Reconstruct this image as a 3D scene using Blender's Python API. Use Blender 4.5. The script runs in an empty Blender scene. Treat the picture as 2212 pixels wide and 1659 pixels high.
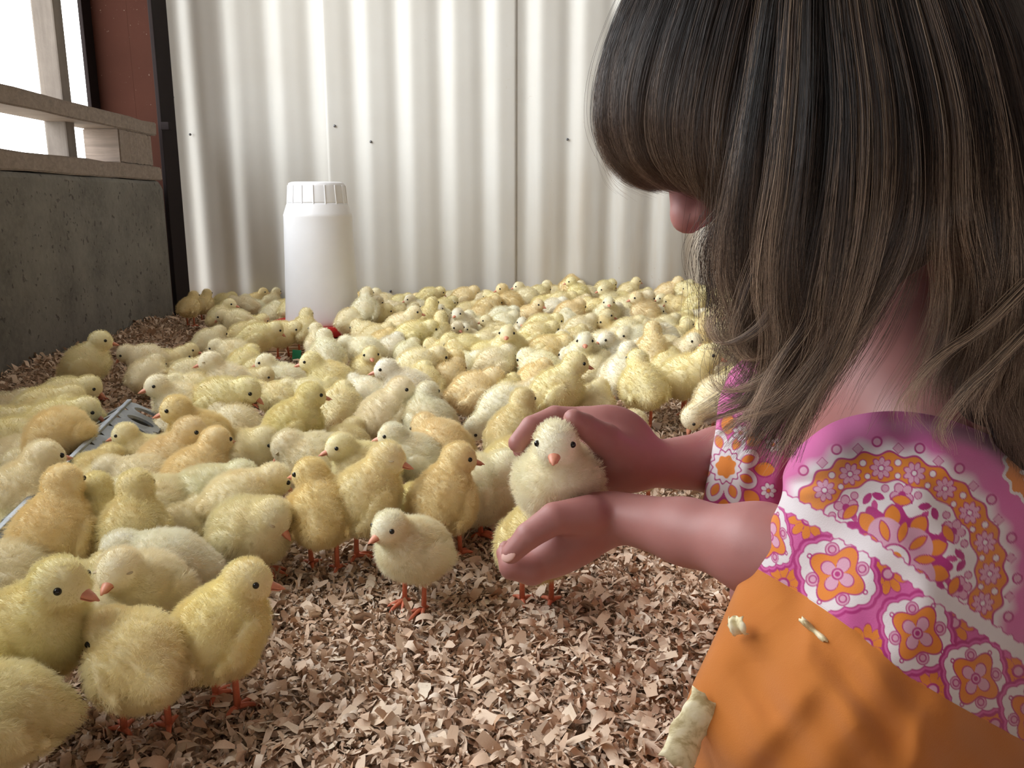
import bpy, bmesh, math, random
import numpy as np
from mathutils import Vector, Matrix
C = bpy.context.scene.collection
SC = bpy.context.scene
PI = math.pi
# ------------------------------------------------------------------ camera, sky, portal, exposure
FPX, CX, CY, PITCH, CAMH = 1800.0, 1106.0, 829.5, math.radians(12.35), 0.36
cam_d = bpy.data.cameras.new('camera'); cam = bpy.data.objects.new('camera', cam_d); C.objects.link(cam)
cam_d.sensor_width = 36.0; cam_d.lens = FPX / 2212.0 * 36.0; cam_d.clip_start = 0.02; cam_d.clip_end = 100
cam.location = (0, 0, CAMH); cam.rotation_euler = (PI / 2 - PITCH, 0, 0)
SC.camera = cam
SC.view_settings.view_transform = 'Standard'; SC.view_settings.look = 'None'
SC.view_settings.gamma = 1.0; SC.view_settings.use_curve_mapping = False
SC.view_settings.exposure = EXPOSURE = -0.28
w = bpy.data.worlds.new('bright_overcast_day'); SC.world = w; w.use_nodes = True
bgn = w.node_tree.nodes['Background']; bgn.inputs[0].default_value = (0.95, 0.98, 1.0, 1); bgn.inputs[1].default_value = 10.0
SC.cycles.max_bounces = 6; SC.cycles.diffuse_bounces = 4; SC.cycles.transparent_max_bounces = 8
def area(name, loc, rot, sx, sy, power, col=(1, 1, 1), portal=False):
    l = bpy.data.lights.new(name, 'AREA'); l.shape = 'RECTANGLE'; l.size = sx; l.size_y = sy; l.energy = power; l.color = col
    if portal: l.cycles.is_portal = True
    o = bpy.data.objects.new(name, l); C.objects.link(o); o.location = loc; o.rotation_euler = rot; return o
area('left_opening_daylight', (-1.12, 1.4, 1.45), (0, -PI / 2, 0), 2.1, 2.8, 0, portal=True)

# ------------------------------------------------------------------ projection helpers (pixel of the 2212x1659 frame -> place in the barn)
FWD = np.array([0, math.cos(PITCH), -math.sin(PITCH)]); UP = np.array([0, math.sin(PITCH), math.cos(PITCH)]); RT = np.array([1.0, 0, 0])
CAMP = np.array([0, 0, CAMH])
def P(x, y, z):
    return CAMP + RT * ((x - CX) / FPX * z) + UP * (-(y - CY) / FPX * z) + FWD * z
def on_plane(x, y, h):
    d = RT * ((x - CX) / FPX) + UP * (-(y - CY) / FPX) + FWD
    return CAMP + d * ((h - CAMH) / d[2])
def to_px(p):
    q = np.asarray(p) - CAMP; z = q @ FWD
    return CX + FPX * (q @ RT) / z, CY - FPX * (q @ UP) / z, z

# ------------------------------------------------------------------ object helpers
def mesh_np(name, V, F, smooth=True):
    me = bpy.data.meshes.new(name); V = np.asarray(V, dtype=np.float32); F = np.asarray(F, dtype=np.int32)
    n, k = F.shape
    me.vertices.add(len(V)); me.vertices.foreach_set('co', V.ravel())
    me.loops.add(n * k); me.loops.foreach_set('vertex_index', F.ravel())
    me.polygons.add(n); me.polygons.foreach_set('loop_start', np.arange(0, n * k, k, dtype=np.int32))
    me.polygons.foreach_set('use_smooth', np.full(n, smooth))
    me.update(calc_edges=True); me.validate()
    return me
def link(name, data, mat=None, parent=None, kind=None):
    if isinstance(data, bmesh.types.BMesh):
        me = bpy.data.meshes.new(name); data.to_mesh(me); data.free(); data = me
    o = bpy.data.objects.new(name, data); C.objects.link(o)
    if mat is not None and not data.materials: data.materials.append(mat)
    if parent is not None: o.parent = parent
    if kind: o['kind'] = kind
    return o
def tag(o, label, cat, group=None):
    o['label'] = label; o['category'] = cat
    if group: o['group'] = group
    return o
def empty(name, loc, label=None, cat=None, group=None):
    o = bpy.data.objects.new(name, None); C.objects.link(o); o.location = loc; o.empty_display_size = 0.02
    if label: tag(o, label, cat, group)
    return o
def smooth_bm(bm):
    for f in bm.faces: f.smooth = True
    return bm
def box_bm(sx, sy, sz, c=(0, 0, 0), bev=0.002, seg=2, bm=None, rot=None):
    b = bm or bmesh.new()
    r = bmesh.ops.create_cube(b, size=1.0)
    M = Matrix.Translation(c) @ (rot.to_4x4() if rot is not None else Matrix.Identity(4)) @ Matrix.Diagonal((sx, sy, sz, 1))
    bmesh.ops.transform(b, matrix=M, verts=r['verts'])
    if bev:
        es = list({e for v in r['verts'] for e in v.link_edges})
        bmesh.ops.bevel(b, geom=es, offset=bev, segments=seg, affect='EDGES', profile=0.6)
    return b
def lathe_bm(prof, n=48, bm=None, c=(0, 0, 0), cap=True):
    b = bm or bmesh.new(); rings = []
    for r, z in prof:
        rings.append([b.verts.new((c[0] + r * math.cos(2 * PI * i / n), c[1] + r * math.sin(2 * PI * i / n), c[2] + z)) for i in range(n)])
    for a, d in zip(rings, rings[1:]):
        for i in range(n):
            f = b.faces.new((a[i], a[(i + 1) % n], d[(i + 1) % n], d[i])); f.smooth = True
    if cap:
        b.faces.new(rings[0][::-1]); b.faces.new(rings[-1])
    return b
def tube_bm(pts, rad, n=8, bm=None, cap=True):
    b = bm or bmesh.new(); pts = [Vector(p) for p in pts]; rings = []
    for i, p in enumerate(pts):
        t = (pts[min(i + 1, len(pts) - 1)] - pts[max(i - 1, 0)]).normalized()
        u = t.cross(Vector((0, 0, 1)) if abs(t.z) < .9 else Vector((1, 0, 0))).normalized(); v = t.cross(u)
        r = rad[i] if hasattr(rad, '__len__') else rad
        rings.append([b.verts.new(p + (u * math.cos(2 * PI * k / n) + v * math.sin(2 * PI * k / n)) * r) for k in range(n)])
    for a, d in zip(rings, rings[1:]):
        for k in range(n):
            f = b.faces.new((a[k], a[(k + 1) % n], d[(k + 1) % n], d[k])); f.smooth = True
    if cap:
        b.faces.new(rings[0][::-1]); b.faces.new(rings[-1])
    return b

# ------------------------------------------------------------------ implicit shapes: smooth unions of tapered limbs and ellipsoids, meshed as ONE skin
class Cap:
    def __init__(s, a, b, ra, rb, k=.01, sub=False):
        s.a = np.array(a, float); s.b = np.array(b, float); s.ra, s.rb, s.k, s.sub = ra, rb, k, sub
        s.c = (s.a + s.b) / 2; s.r = np.linalg.norm(s.b - s.a) / 2 + max(ra, rb)
    def d(s, p):
        ab = s.b - s.a; t = np.clip(((p - s.a) @ ab) / (ab @ ab + 1e-12), 0, 1)
        return np.linalg.norm(p - s.a - t[:, None] * ab, axis=1) - (s.ra + t * (s.rb - s.ra))
class Ell:
    def __init__(s, c, r, R=None, k=.01, sub=False):
        s.c = np.array(c, float); s.rad = np.array(r, float); s.R = np.eye(3) if R is None else np.array(R, float); s.k, s.sub = k, sub
        s.r = max(r)
    def d(s, p):
        q = (p - s.c) @ s.R                      # columns of R are the ellipsoid's own axes
        k0 = np.linalg.norm(q / s.rad, axis=1); k1 = np.linalg.norm(q / s.rad ** 2, axis=1) + 1e-9
        return k0 * (k0 - 1) / k1
def sdf_eval(prims, p, cc, cr, far):
    d = None
    for q in prims:
        if np.linalg.norm(q.c - cc) - q.r - cr > far + 2 * q.k: continue
        e = q.d(p)
        if d is None:
            if q.sub: continue
            d = e; continue
        k = q.k
        if q.sub:
            h = np.clip(.5 - .5 * (d + e) / k, 0, 1); d = d * (1 - h) - e * h + k * h * (1 - h)
        else:
            h = np.clip(.5 + .5 * (e - d) / k, 0, 1); d = e * (1 - h) + d * h - k * h * (1 - h)
    return np.full(len(p), 1.0) if d is None else d
def sdf_mesh(name, prims, h, B=8, extra=None):
    lo = np.min([q.c - q.r for q in prims if not q.sub], axis=0) - 2 * h; hi = np.max([q.c + q.r for q in prims if not q.sub], axis=0) + 2 * h
    def f(p, cc, cr, far):
        d = sdf_eval(prims, p, cc, cr, far)
        return d if extra is None else extra(p, d)
    S = 4; bs = B * h; ms = bs * S                    # macro blocks of S^3 blocks prune the primitive list
    nm = np.ceil((hi - lo) / ms).astype(int) + 1
    V, KEY, FL = [], [], []
    g = np.arange(B + 1)
    gx = np.stack(np.meshgrid(g, g, g, indexing='ij'), -1).reshape(-1, 3)
    sb = np.stack(np.meshgrid(*[np.arange(S)] * 3, indexing='ij'), -1).reshape(-1, 3)
    big = 1 << 20
    for I in np.ndindex(*nm):
        mo = lo + np.array(I) * ms; mc = mo + ms / 2; mr = ms * .87
        if not any(np.linalg.norm(q.c - mc) - q.r - mr < .02 for q in prims): continue
        bc = mo + (sb + .5) * bs
        dc = f(bc, mc, mr, .02)
        for s_ in sb[np.abs(dc) < bs * 1.1 + h]:
            ob = (np.array(I) * S + s_) * B
            idx = ob + gx; pts = lo + idx * h
            c0 = lo + (ob + B / 2) * h
            D = f(pts, c0, bs * .87, .012).reshape(B + 1, B + 1, B + 1)
            if D.min() > 0 or D.max() < 0: continue
            sg = D < 0
            cs = np.zeros((B, B, B), int)
            for dx in (0, 1):
                for dy in (0, 1):
                    for dz in (0, 1): cs += sg[dx:B + dx, dy:B + dy, dz:B + dz]
            act = np.argwhere((cs > 0) & (cs < 8))
            if not len(act): continue
            acc = np.zeros((len(act), 3)); cnt = np.zeros(len(act))
            ax_, ay_, az_ = act.T
            flags = np.zeros((len(act), 3), int)
            for axis in range(3):
                o1, o2 = [a for a in range(3) if a != axis]
                for u in (0, 1):
                    for v in (0, 1):
                        off = np.zeros(3, int); off[o1] = u; off[o2] = v
                        i0 = act + off; i1 = i0.copy(); i1[:, axis] += 1
                        d0 = D[i0[:, 0], i0[:, 1], i0[:, 2]]; d1 = D[i1[:, 0], i1[:, 1], i1[:, 2]]
                        cr_ = (d0 < 0) != (d1 < 0)
                        t = np.where(cr_, d0 / (d0 - d1 + 1e-20), 0)
                        pt = i0.astype(float); pt[:, axis] += t
                        acc[cr_] += pt[cr_]; cnt[cr_] += 1
                        if u == 0 and v == 0: flags[:, axis] = np.where(cr_, np.where(d0 < 0, 1, -1), 0)
            V.append(lo + (ob + acc / cnt[:, None]) * h); ci = ob + act
            KEY.append((ci[:, 0] * big + ci[:, 1]) * big + ci[:, 2]); FL.append(np.concatenate([ci, flags], 1))
    V = np.concatenate(V); KEY = np.concatenate(KEY); FL = np.concatenate(FL)
    o = np.argsort(KEY); KEY, V, FL = KEY[o], V[o], FL[o]
    ci, fl = FL[:, :3], FL[:, 3:]; F = []
    def look(c):
        k = (c[:, 0] * big + c[:, 1]) * big + c[:, 2]; j = np.clip(np.searchsorted(KEY, k), 0, len(KEY) - 1)
        return j, KEY[j] == k
    for axis, (o1, o2) in enumerate(((1, 2), (2, 0), (0, 1))):
        m = np.nonzero(fl[:, axis])[0]
        c = ci[m]; e1 = np.zeros(3, int); e1[o1] = 1; e2 = np.zeros(3, int); e2[o2] = 1
        ja, ka = look(c - e1); jb, kb = look(c - e1 - e2); jc, kc = look(c - e2)
        ok = ka & kb & kc
        q = np.stack([m, ja, jb, jc], 1)[ok]; s = fl[m, axis][ok]
        q[s < 0] = q[s < 0][:, ::-1]; F.append(q)
    return mesh_np(name, V, np.concatenate(F))
def frame(x, z):                                  # rotation whose columns are x, y, z axes
    x = np.array(x, float); x /= np.linalg.norm(x); z = np.array(z, float); z -= x * (x @ z); z /= np.linalg.norm(z)
    return np.stack([x, np.cross(z, x), z], 1)

# ------------------------------------------------------------------ materials
class NT:
    def __init__(s, name):
        s.m = bpy.data.materials.new(name); s.m.use_nodes = True; s.t = s.m.node_tree; s.t.nodes.clear()
        s.out = s.t.nodes.new('ShaderNodeOutputMaterial')
    def n(s, typ, ins=None, **kw):
        nd = s.t.nodes.new('ShaderNode' + typ)
        for k, v in kw.items(): setattr(nd, k, v)
        for k, v in (ins or {}).items():
            if hasattr(v, 'is_output') or isinstance(v, bpy.types.NodeSocket): s.t.links.new(v, nd.inputs[k])
            else: nd.inputs[k].default_value = v
        return nd
    def coord(s, which='Object', scale=(1, 1, 1)):
        tc = s.n('TexCoord'); mp = s.n('Mapping', {'Vector': tc.outputs[which], 'Scale': scale}); return mp.outputs[0]
    def noise(s, vec, scale, detail=4, rough=.55, dist=0):
        return s.n('TexNoise', {'Vector': vec, 'Scale': scale, 'Detail': detail, 'Roughness': rough, 'Distortion': dist}).outputs[0]
    def ramp(s, fac, stops):
        r = s.n('ValToRGB', {'Fac': fac}); e = r.color_ramp.elements
        while len(e) < len(stops): e.new(.5)
        for q, (p, c) in zip(e, stops):
            q.position = p; q.color = (c[0], c[1], c[2], 1) if hasattr(c, '__len__') else (c, c, c, 1)
        return r.outputs[0]
    def mix(s, fac, a, b, mode='MIX'):
        m = s.n('Mix', data_type='RGBA', blend_type=mode)
        for i, v in ((0, fac), (6, a), (7, b)):
            if isinstance(v, bpy.types.NodeSocket): s.t.links.new(v, m.inputs[i])
            elif i == 0: m.inputs[0].default_value = v
            else: m.inputs[i].default_value = (v[0], v[1], v[2], 1)
        return m.outputs[2]
    def math(s, op, a, b=0.0):
        return s.n('Math', {0: a, 1: b}, operation=op).outputs[0]
    def bump(s, h, strength=.3, dist=.002):
        return s.n('Bump', {'Height': h, 'Strength': strength, 'Distance': dist}).outputs[0]
    def bsdf(s, col, rough=.6, normal=None, **kw):
        ins = {'Base Color': col if isinstance(col, bpy.types.NodeSocket) else (col[0], col[1], col[2], 1), 'Roughness': rough}
        if normal is not None: ins['Normal'] = normal
        ins.update(kw)
        b = s.n('BsdfPrincipled', ins); s.t.links.new(b.outputs[0], s.out.inputs[0]); return s.m
def simple(name, col, rough=.5, nscale=60, var=.12, bump=.1, bdist=.0008, **kw):
    t = NT(name); v = t.coord(); n = t.noise(v, nscale)
    c = t.mix(n, [x * (1 - var) for x in col], [min(1, x * (1 + var)) for x in col])
    return t.bsdf(c, rough, t.bump(n, bump, bdist), **kw)

def mat_shavings(base=False):
    t = NT('wood_shavings' if not base else 'litter_bed'); v = t.coord()
    if base:
        n = t.noise(v, 260, 5, .7)
        c = t.ramp(n, [(.3, (.34, .20, .13)), (.5, (.55, .37, .25)), (.7, (.74, .54, .39))])
        return t.bsdf(c, .85, t.bump(n, 1, .006))
    g = t.n('NewGeometry'); r = g.outputs['Random Per Island']
    c = t.ramp(r, [(0, (.46, .29, .19)), (.15, (.64, .45, .31)), (.45, (.76, .58, .43)), (.75, (.84, .68, .53)), (.9, (.90, .80, .67)), (1, (.66, .42, .26))])
    vs = t.n('Mapping', {'Vector': t.n('TexCoord').outputs['Object'], 'Scale': (1, 1, 1)}).outputs[0]
    n = t.noise(vs, 900, 3); c = t.mix(t.math('MULTIPLY', n, .35), c, (.36, .20, .11))
    big = t.noise(v, 3.5, 2); c = t.mix(t.math('MULTIPLY', big, .22), c, (.45, .26, .17))
    return t.bsdf(c, .62, t.bump(n, .3, .0006))
def mat_piece():
    t = NT('loose_shaving'); i = t.n('ObjectInfo'); v = t.coord()
    c = t.ramp(i.outputs['Random'], [(0, (.70, .50, .35)), (.5, (.82, .65, .49)), (1, (.90, .80, .65))])
    n = t.noise(t.coord('Object', (300, 1500, 300)), 1.2, 3); c = t.mix(t.math('MULTIPLY', n, .3), c, (.45, .27, .15))
    return t.bsdf(c, .6, t.bump(n, .3, .0005))
def mat_wall():
    t = NT('painted_corrugated_sheet'); v = t.coord()
    st = t.noise(t.coord('Object', (14, 1, 1.6)), 1, 4, .6); n2 = t.noise(v, 3.1, 4, .6)
    # rusty-beige dirt: soft run marks low on the right part of the wall
    sx = t.n('SeparateXYZ', {'Vector': t.n('TexCoord').outputs['Object']})
    zf = t.n('MapRange', {'Value': sx.outputs[2], 'From Min': .85, 'From Max': .1, 'To Min': 0., 'To Max': 1.}).outputs[0]
    xf = t.n('MapRange', {'Value': sx.outputs[0], 'From Min': -.15, 'From Max': .6, 'To Min': .12, 'To Max': 1.}).outputs[0]
    d = t.math('MULTIPLY', t.math('MULTIPLY', zf, xf), t.ramp(st, [(.35, 0), (.75, 1)]))
    c = t.mix(t.ramp(n2, [(.3, 0), (.8, .5)]), (.60, .59, .555), (.51, .475, .42))
    c = t.mix(t.math('MULTIPLY', d, .8), c, (.42, .30, .17))
    sp = t.noise(v, 85, 2, .6); spots = t.math('MULTIPLY', t.ramp(sp, [(.70, 0), (.735, 1)]), t.ramp(t.noise(v, 5, 2), [(.5, 0), (.66, .8)]))
    spots = t.math('MULTIPLY', spots, xf); c = t.mix(spots, c, (.32, .20, .10))
    return t.bsdf(c, .48, t.bump(n2, .08, .01), **{'Specular IOR Level': .35})
def mat_concrete():
    t = NT('grey_concrete'); v = t.coord(); n = t.noise(v, 7, 6, .65); f = t.noise(v, 90, 4, .6)
    c = t.ramp(n, [(.3, (.085, .08, .068)), (.5, (.14, .13, .112)), (.72, (.20, .19, .162))])
    pit = t.ramp(t.noise(v, 60, 2, .5), [(.30, 1), (.36, 0)]); c = t.mix(t.math('MULTIPLY', pit, .8), c, (.04, .035, .03))
    c = t.mix(t.ramp(f, [(.4, .0), (.8, .35)]), c, (.25, .23, .20))
    h = t.math('SUBTRACT', t.math('ADD', t.math('MULTIPLY', n, .5), t.math('MULTIPLY', f, .3)), t.math('MULTIPLY', pit, .6))
    return t.bsdf(c, .85, t.bump(h, .5, .006))
def mat_wood(name, a, b, grain=(3, 3, 60), bump=.4):
    t = NT(name); v = t.coord('Object', grain); n = t.noise(v, 1, 5, .65, .6); f = t.noise(t.coord(), 40, 4, .6)
    c = t.mix(t.ramp(n, [(.3, 0), (.7, 1)]), a, b); c = t.mix(t.math('MULTIPLY', f, .4), c, [x * .55 for x in a])
    return t.bsdf(c, .8, t.bump(t.math('ADD', n, f), bump, .002))
def mat_steel():
    t = NT('red_oxide_steel'); v = t.coord(); n = t.noise(v, 5, 5, .6); f = t.noise(v, 140, 3)
    c = t.mix(n, (.030, .009, .005), (.052, .017, .010))
    sc = t.ramp(t.noise(t.coord('Object', (1, 1, .5)), 16, 6, .75), [(.62, 0), (.72, 1)])
    c = t.mix(t.math('MULTIPLY', sc, .5), c, (.16, .12, .09)); sp = t.ramp(f, [(.70, 0), (.76, 1)]); c = t.mix(t.math('MULTIPLY', sp, .6), c, (.2, .15, .12))
    return t.bsdf(c, .8, t.bump(f, .2, .001), **{'Specular IOR Level': .12})
def chick_col(t):
    i = t.n('ObjectInfo'); v = t.coord(); n = t.noise(v, 26, 3, .6)
    off = t.n('VectorMath', {0: v, 1: t.n('CombineXYZ', {0: t.math('MULTIPLY', i.outputs['Random'], 9.0)}).outputs[0]}, operation='ADD').outputs[0]
    n = t.noise(off, 30, 3, .6)
    c = t.mix(t.ramp(n, [(.46, 0), (.68, .5)]), i.outputs['Color'], (.79, .62, .34))
    c = t.mix(t.ramp(t.noise(off, 55, 2), [(.45, 0), (.7, .4)]), c, (.86, .82, .62))
    return c
def mat_fluff():
    t = NT('chick_fluff'); c = chick_col(t)
    d = t.n('BsdfDiffuse', {'Color': c}); tr = t.n('BsdfTranslucent', {'Color': c}); m = t.n('MixShader', {0: .42, 1: d.outputs[0], 2: tr.outputs[0]})
    t.t.links.new(m.outputs[0], t.out.inputs[0]); return t.m
def mat_chick_skin():
    t = NT('chick_down_base'); c = chick_col(t); n = t.noise(t.coord(), 420, 3)
    return t.bsdf(c, .95, t.bump(n, .6, .0012), **{'Subsurface Weight': 0.0, 'Specular IOR Level': .1})
M = {}
M['shav'] = mat_shavings(); M['bed'] = mat_shavings(True); M['piece'] = mat_piece(); M['wall'] = mat_wall(); M['conc'] = mat_concrete()
M['beam'] = mat_wood('weathered_pallet_wood', (.20, .155, .125), (.34, .27, .22), (6, 60, 90)); M['post'] = mat_wood('grey_post_wood', (.15, .125, .105), (.24, .205, .175), (40, 40, 3))
M['steel'] = mat_steel(); M['black'] = simple('dark_flange_paint', (.018, .013, .013), .8, **{'Specular IOR Level': .1})
M['fluff'] = mat_fluff(); M['down'] = mat_chick_skin()
M['beak'] = simple('chick_beak', (.66, .27, .17), .45, 300, .2, .1, .0003); M['leg'] = simple('chick_leg', (.62, .17, .09), .5, 700, .25, .5, .0005)
M['eye'] = simple('chick_eye', (.008, .007, .006), .08, 50, .1, 0)
M['lid'] = simple('chick_eyelid', (.45, .36, .22), .8)
M['plastic'] = simple('white_plastic', (.80, .80, .82), .42, 30, .03, .05, .0005); M['red'] = simple('red_plastic', (.55, .02, .02), .35, 30, .1, .05)
M['ply'] = mat_wood('plywood', (.36, .22, .12), (.55, .38, .23), (4, 40, 4)); M['green'] = simple('green_tape', (.02, .28, .14), .5)
M['screw'] = simple('screw_head', (.16, .16, .17), .35, 100, .3, .1, Metallic=.8)
def mat_galv():
    t = NT('galvanised_steel'); v = t.coord(); n = t.n('TexVoronoi', {'Vector': v, 'Scale': 70}).outputs[1]
    g = t.n('RGBToBW', {0: n}).outputs[0]; c = t.ramp(g, [(0, (.24, .26, .28)), (1, (.38, .40, .42))])
    return t.bsdf(c, t.ramp(g, [(0, .42), (1, .58)]), Metallic=.8)
M['galv'] = mat_galv(); M['roof'] = simple('barn_roof_underside', (.30, .27, .24), .7)
M['darkwall'] = simple('barn_side_boards', (.20, .16, .13), .8)

# ------------------------------------------------------------------ setting
CORN = on_plane(405, 690, 0.0)                         # foot of the corner between concrete kerb and sheet wall
WD = np.array([.057, -1.0, 0]); WD /= np.linalg.norm(WD)   # the kerb runs towards the camera along WD
WALLY = 2.80
WN = np.array([-WD[1], WD[0], 0])                      # into the pen
def wall_dist(x, y): return (x - CORN[0]) * WN[0] + (y - CORN[1]) * WN[1]
def ground(x, y):
    x = np.asarray(x, float); y = np.asarray(y, float); dw = wall_dist(x, y)
    g = .042 * np.exp(-np.clip(dw, -.05, 3) / .11) * np.clip((2.75 - y) / .5, 0, 1)
    g = g + .035 * np.exp(-((x - .35) / .35) ** 2 - ((y - 2.75) / .28) ** 2)
    return g + .0035 * np.sin(x * 13 + 1.3) * np.cos(y * 11 + .4) + .002 * np.sin(x * 37 + y * 23)
n = 260
gx = np.linspace(-1.25, 2.6, n); gy = np.linspace(-.7, 2.95, n); X, Y = np.meshgrid(gx, gy, indexing='ij')
V = np.stack([X, Y, ground(X, Y) - .003], -1).reshape(-1, 3); I = np.arange(n * n).reshape(n, n)
F = np.stack([I[:-1, :-1], I[1:, :-1], I[1:, 1:], I[:-1, 1:]], -1).reshape(-1, 4)
floor = link('floor', mesh_np('floor', V, F), M['bed'], kind='structure')

rng = np.random.default_rng(7)
def shavings(name, N, xr, yr, size, seg, ztop, parent, mask=None, tiltmax=.5):
    x = rng.uniform(*xr, N); y = rng.uniform(*yr, N)
    keep = wall_dist(x, y) > .003
    if mask is not None: keep &= mask(x, y)
    x, y = x[keep], y[keep]; N = len(x)
    L = size * rng.lognormal(0, .45, N); W = L * rng.uniform(.10, .44, N); L = np.minimum(L, size * 2.6)
    yaw = rng.uniform(0, 2 * PI, N); tilt = np.abs(rng.normal(0, tiltmax, N)); taz = rng.uniform(0, 2 * PI, N); curl = rng.normal(0, 1.35, N); tw = rng.normal(0, 1.3, N)
    z = ground(x, y) + ztop * rng.beta(1.6, 1.6, N)
    s = np.linspace(-.5, .5, seg + 1)
    pts = []
    for si in s:
        lx = L * si * (1 - .10 * curl ** 2 * si ** 2); lz = curl * L * .55 * (.25 - si * si) * -1
        jag = 1 - .55 * np.abs(si * 2) ** 2 * rng.uniform(0, 1, N)
        a = tw * si
        for sd in (-.5, .5):
            ly = W * sd * jag + L * .10 * rng.normal(0, .6, N) * abs(si)
            pts.append(np.stack([lx, ly * np.cos(a), lz + ly * np.sin(a)], -1))
    Pn = np.stack(pts, 1)                                        # N, 2(seg+1), 3
    cy_, sy_ = np.cos(yaw)[:, None], np.sin(yaw)[:, None]
    px, py, pz = Pn[..., 0], Pn[..., 1], Pn[..., 2]
    ct, st = np.cos(tilt)[:, None], np.sin(tilt)[:, None]
    px, pz = px * ct - pz * st, px * st + pz * ct                # tilt, then roll about its own axis, then yaw
    ro = rng.normal(0, tiltmax, N)[:, None]; py, pz = py * np.cos(ro) - pz * np.sin(ro), py * np.sin(ro) + pz * np.cos(ro)
    qx = px * cy_ - py * sy_ + x[:, None]; qy = px * sy_ + py * cy_ + y[:, None]
    lowest = pz.min(1); qz = pz + z[:, None] + np.clip(-lowest - .003, 0, .004)[:, None]
    V = np.stack([qx, qy, qz], -1).reshape(-1, 3); k = 2 * (seg + 1)
    q = np.array([[2 * i, 2 * i + 2, 2 * i + 3, 2 * i + 1] for i in range(seg)])
    F = (np.arange(N)[:, None, None] * k + q[None]).reshape(-1, 4)
    o = link(name, mesh_np(name, V, F), M['shav'], parent, 'stuff'); return o
shavings('shavings', 125000, (-.55, .75), (.42, 1.15), .0082, 4, .010, floor, lambda x, y: (np.abs(x) < y * .72 + .1))
shavings('shavings', 75000, (-1.08, 1.0), (1.1, 1.75), .0092, 2, .010, floor, lambda x, y: (np.abs(x) < y * .68 + .1))
shavings('shavings', 64000, (-1.12, 1.9), (1.7, 2.8), .012, 2, .010, floor)
shavings('shavings', 16000, (-.9, 1.3), (-.3, 1.1), .012, 2, .009, floor, lambda x, y: (np.abs(x) >= y * .72 + .08) | (y < .42))
# the 300 shavings one can pick out in the foreground
def curl_mesh(i):
    r = random.Random(i); L = r.uniform(.012, .021); W = L * r.uniform(.2, .5); c = r.uniform(-1.2, 1.6); b = bmesh.new(); rows = []
    for a in range(6):
        s = a / 5 - .5; j = 1 - .5 * abs(2 * s) ** 2 * r.random()
        rows.append([b.verts.new((L * s * (1 - .15 * c * c * s * s), W * t * j + r.uniform(-.0006, .0006), .0007 + abs(c) * L * .45 * (s * s if c < 0 else .25 - s * s) + .15 * W * t * s)) for t in (-.5, 0, .5)])
    for p, q in zip(rows, rows[1:]):
        for k in (0, 1): b.faces.new((p[k], p[k + 1], q[k + 1], q[k]))
    me = bpy.data.meshes.new('wood_shaving'); b.to_mesh(me); b.free(); me.materials.append(M['piece']); return me
curls = [curl_mesh(i) for i in range(10)]
rr = random.Random(3); cnt = 0
while cnt < 290:
    px, py = rr.uniform(480, 1560), 1659 - 480 * rr.random() ** 1.3
    p = on_plane(px, py, 0.0)
    o = bpy.data.objects.new('wood_shaving', curls[cnt % 10]); C.objects.link(o); o.parent = floor
    o.location = (p[0], p[1], float(ground(p[0], p[1])) + rr.uniform(.006, .0095)); s = rr.uniform(.6, 1.15); o.scale = (s, s, s)
    o.rotation_euler = (rr.gauss(0, .3), rr.gauss(0, .3), rr.uniform(0, 6.28)); cnt += 1

# corrugated sheet wall: overlapping sheets are parts of the wall
PITCHW = .1375; PH = (806 - CX) / FPX * 2.86
def wave(x):
    t = (x - PH) / PITCHW * 2 * PI
    return .0078 * np.sin(t) + .0020 * np.sin(2 * t + .6)
wall = empty('wall_back', (0, WALLY, 0)); wall['kind'] = 'structure'
X0 = CORN[0] - .32
seams = [X0, PH - .5 * PITCHW, (1118 - CX) / FPX * 2.86, (1118 - CX) / FPX * 2.86 + 6 * PITCHW, 1.75, 2.55]
for i in range(5):
    xs = np.arange(seams[i] - (.0 if i == 0 else .05), seams[i + 1] + 1e-6, PITCHW / 16); zs = np.linspace(-.02, 2.5, 26)
    A, Z = np.meshgrid(xs, zs, indexing='ij'); dep = -.004 * (i % 2) - .0015 * i
    Yv = -wave(A) + dep + .0035 * np.sin(Z * 2.1 + A * 3) * 1.0
    V = np.stack([A, Yv, Z], -1).reshape(-1, 3); a, b = len(xs), len(zs); I = np.arange(a * b).reshape(a, b)
    F = np.stack([I[:-1, :-1], I[1:, :-1], I[1:, 1:], I[:-1, 1:]], -1).reshape(-1, 4)
    o = link('wall_sheet', mesh_np('wall_sheet', V, F), M['wall'], wall); md = o.modifiers.new('t', 'SOLIDIFY'); md.thickness = .0012; md.offset = 1
def wall_pt(x, y):
    d = RT * ((x - CX) / FPX) + UP * (-(y - CY) / FPX) + FWD; p = CAMP + d * (WALLY / d[1]); return p
for px, py in ((376, 211), (413, 291), (725, 273), (803, 307), (1226, 301), (845, 628 - 0), (568, 634)):
    p = wall_pt(px, py)
    b = lathe_bm([(.0042, 0), (.0042, .0016), (.0028, .003), (.0005, .0034)], 10)
    o = link('screw', b, M['screw'], wall); o.rotation_euler = (PI / 2, 0, 0); o.location = (p[0], -wave(p[0]) - .006 + .0035 * math.sin(p[2] * 2.1 + p[0] * 3) - .003, p[2])

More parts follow.
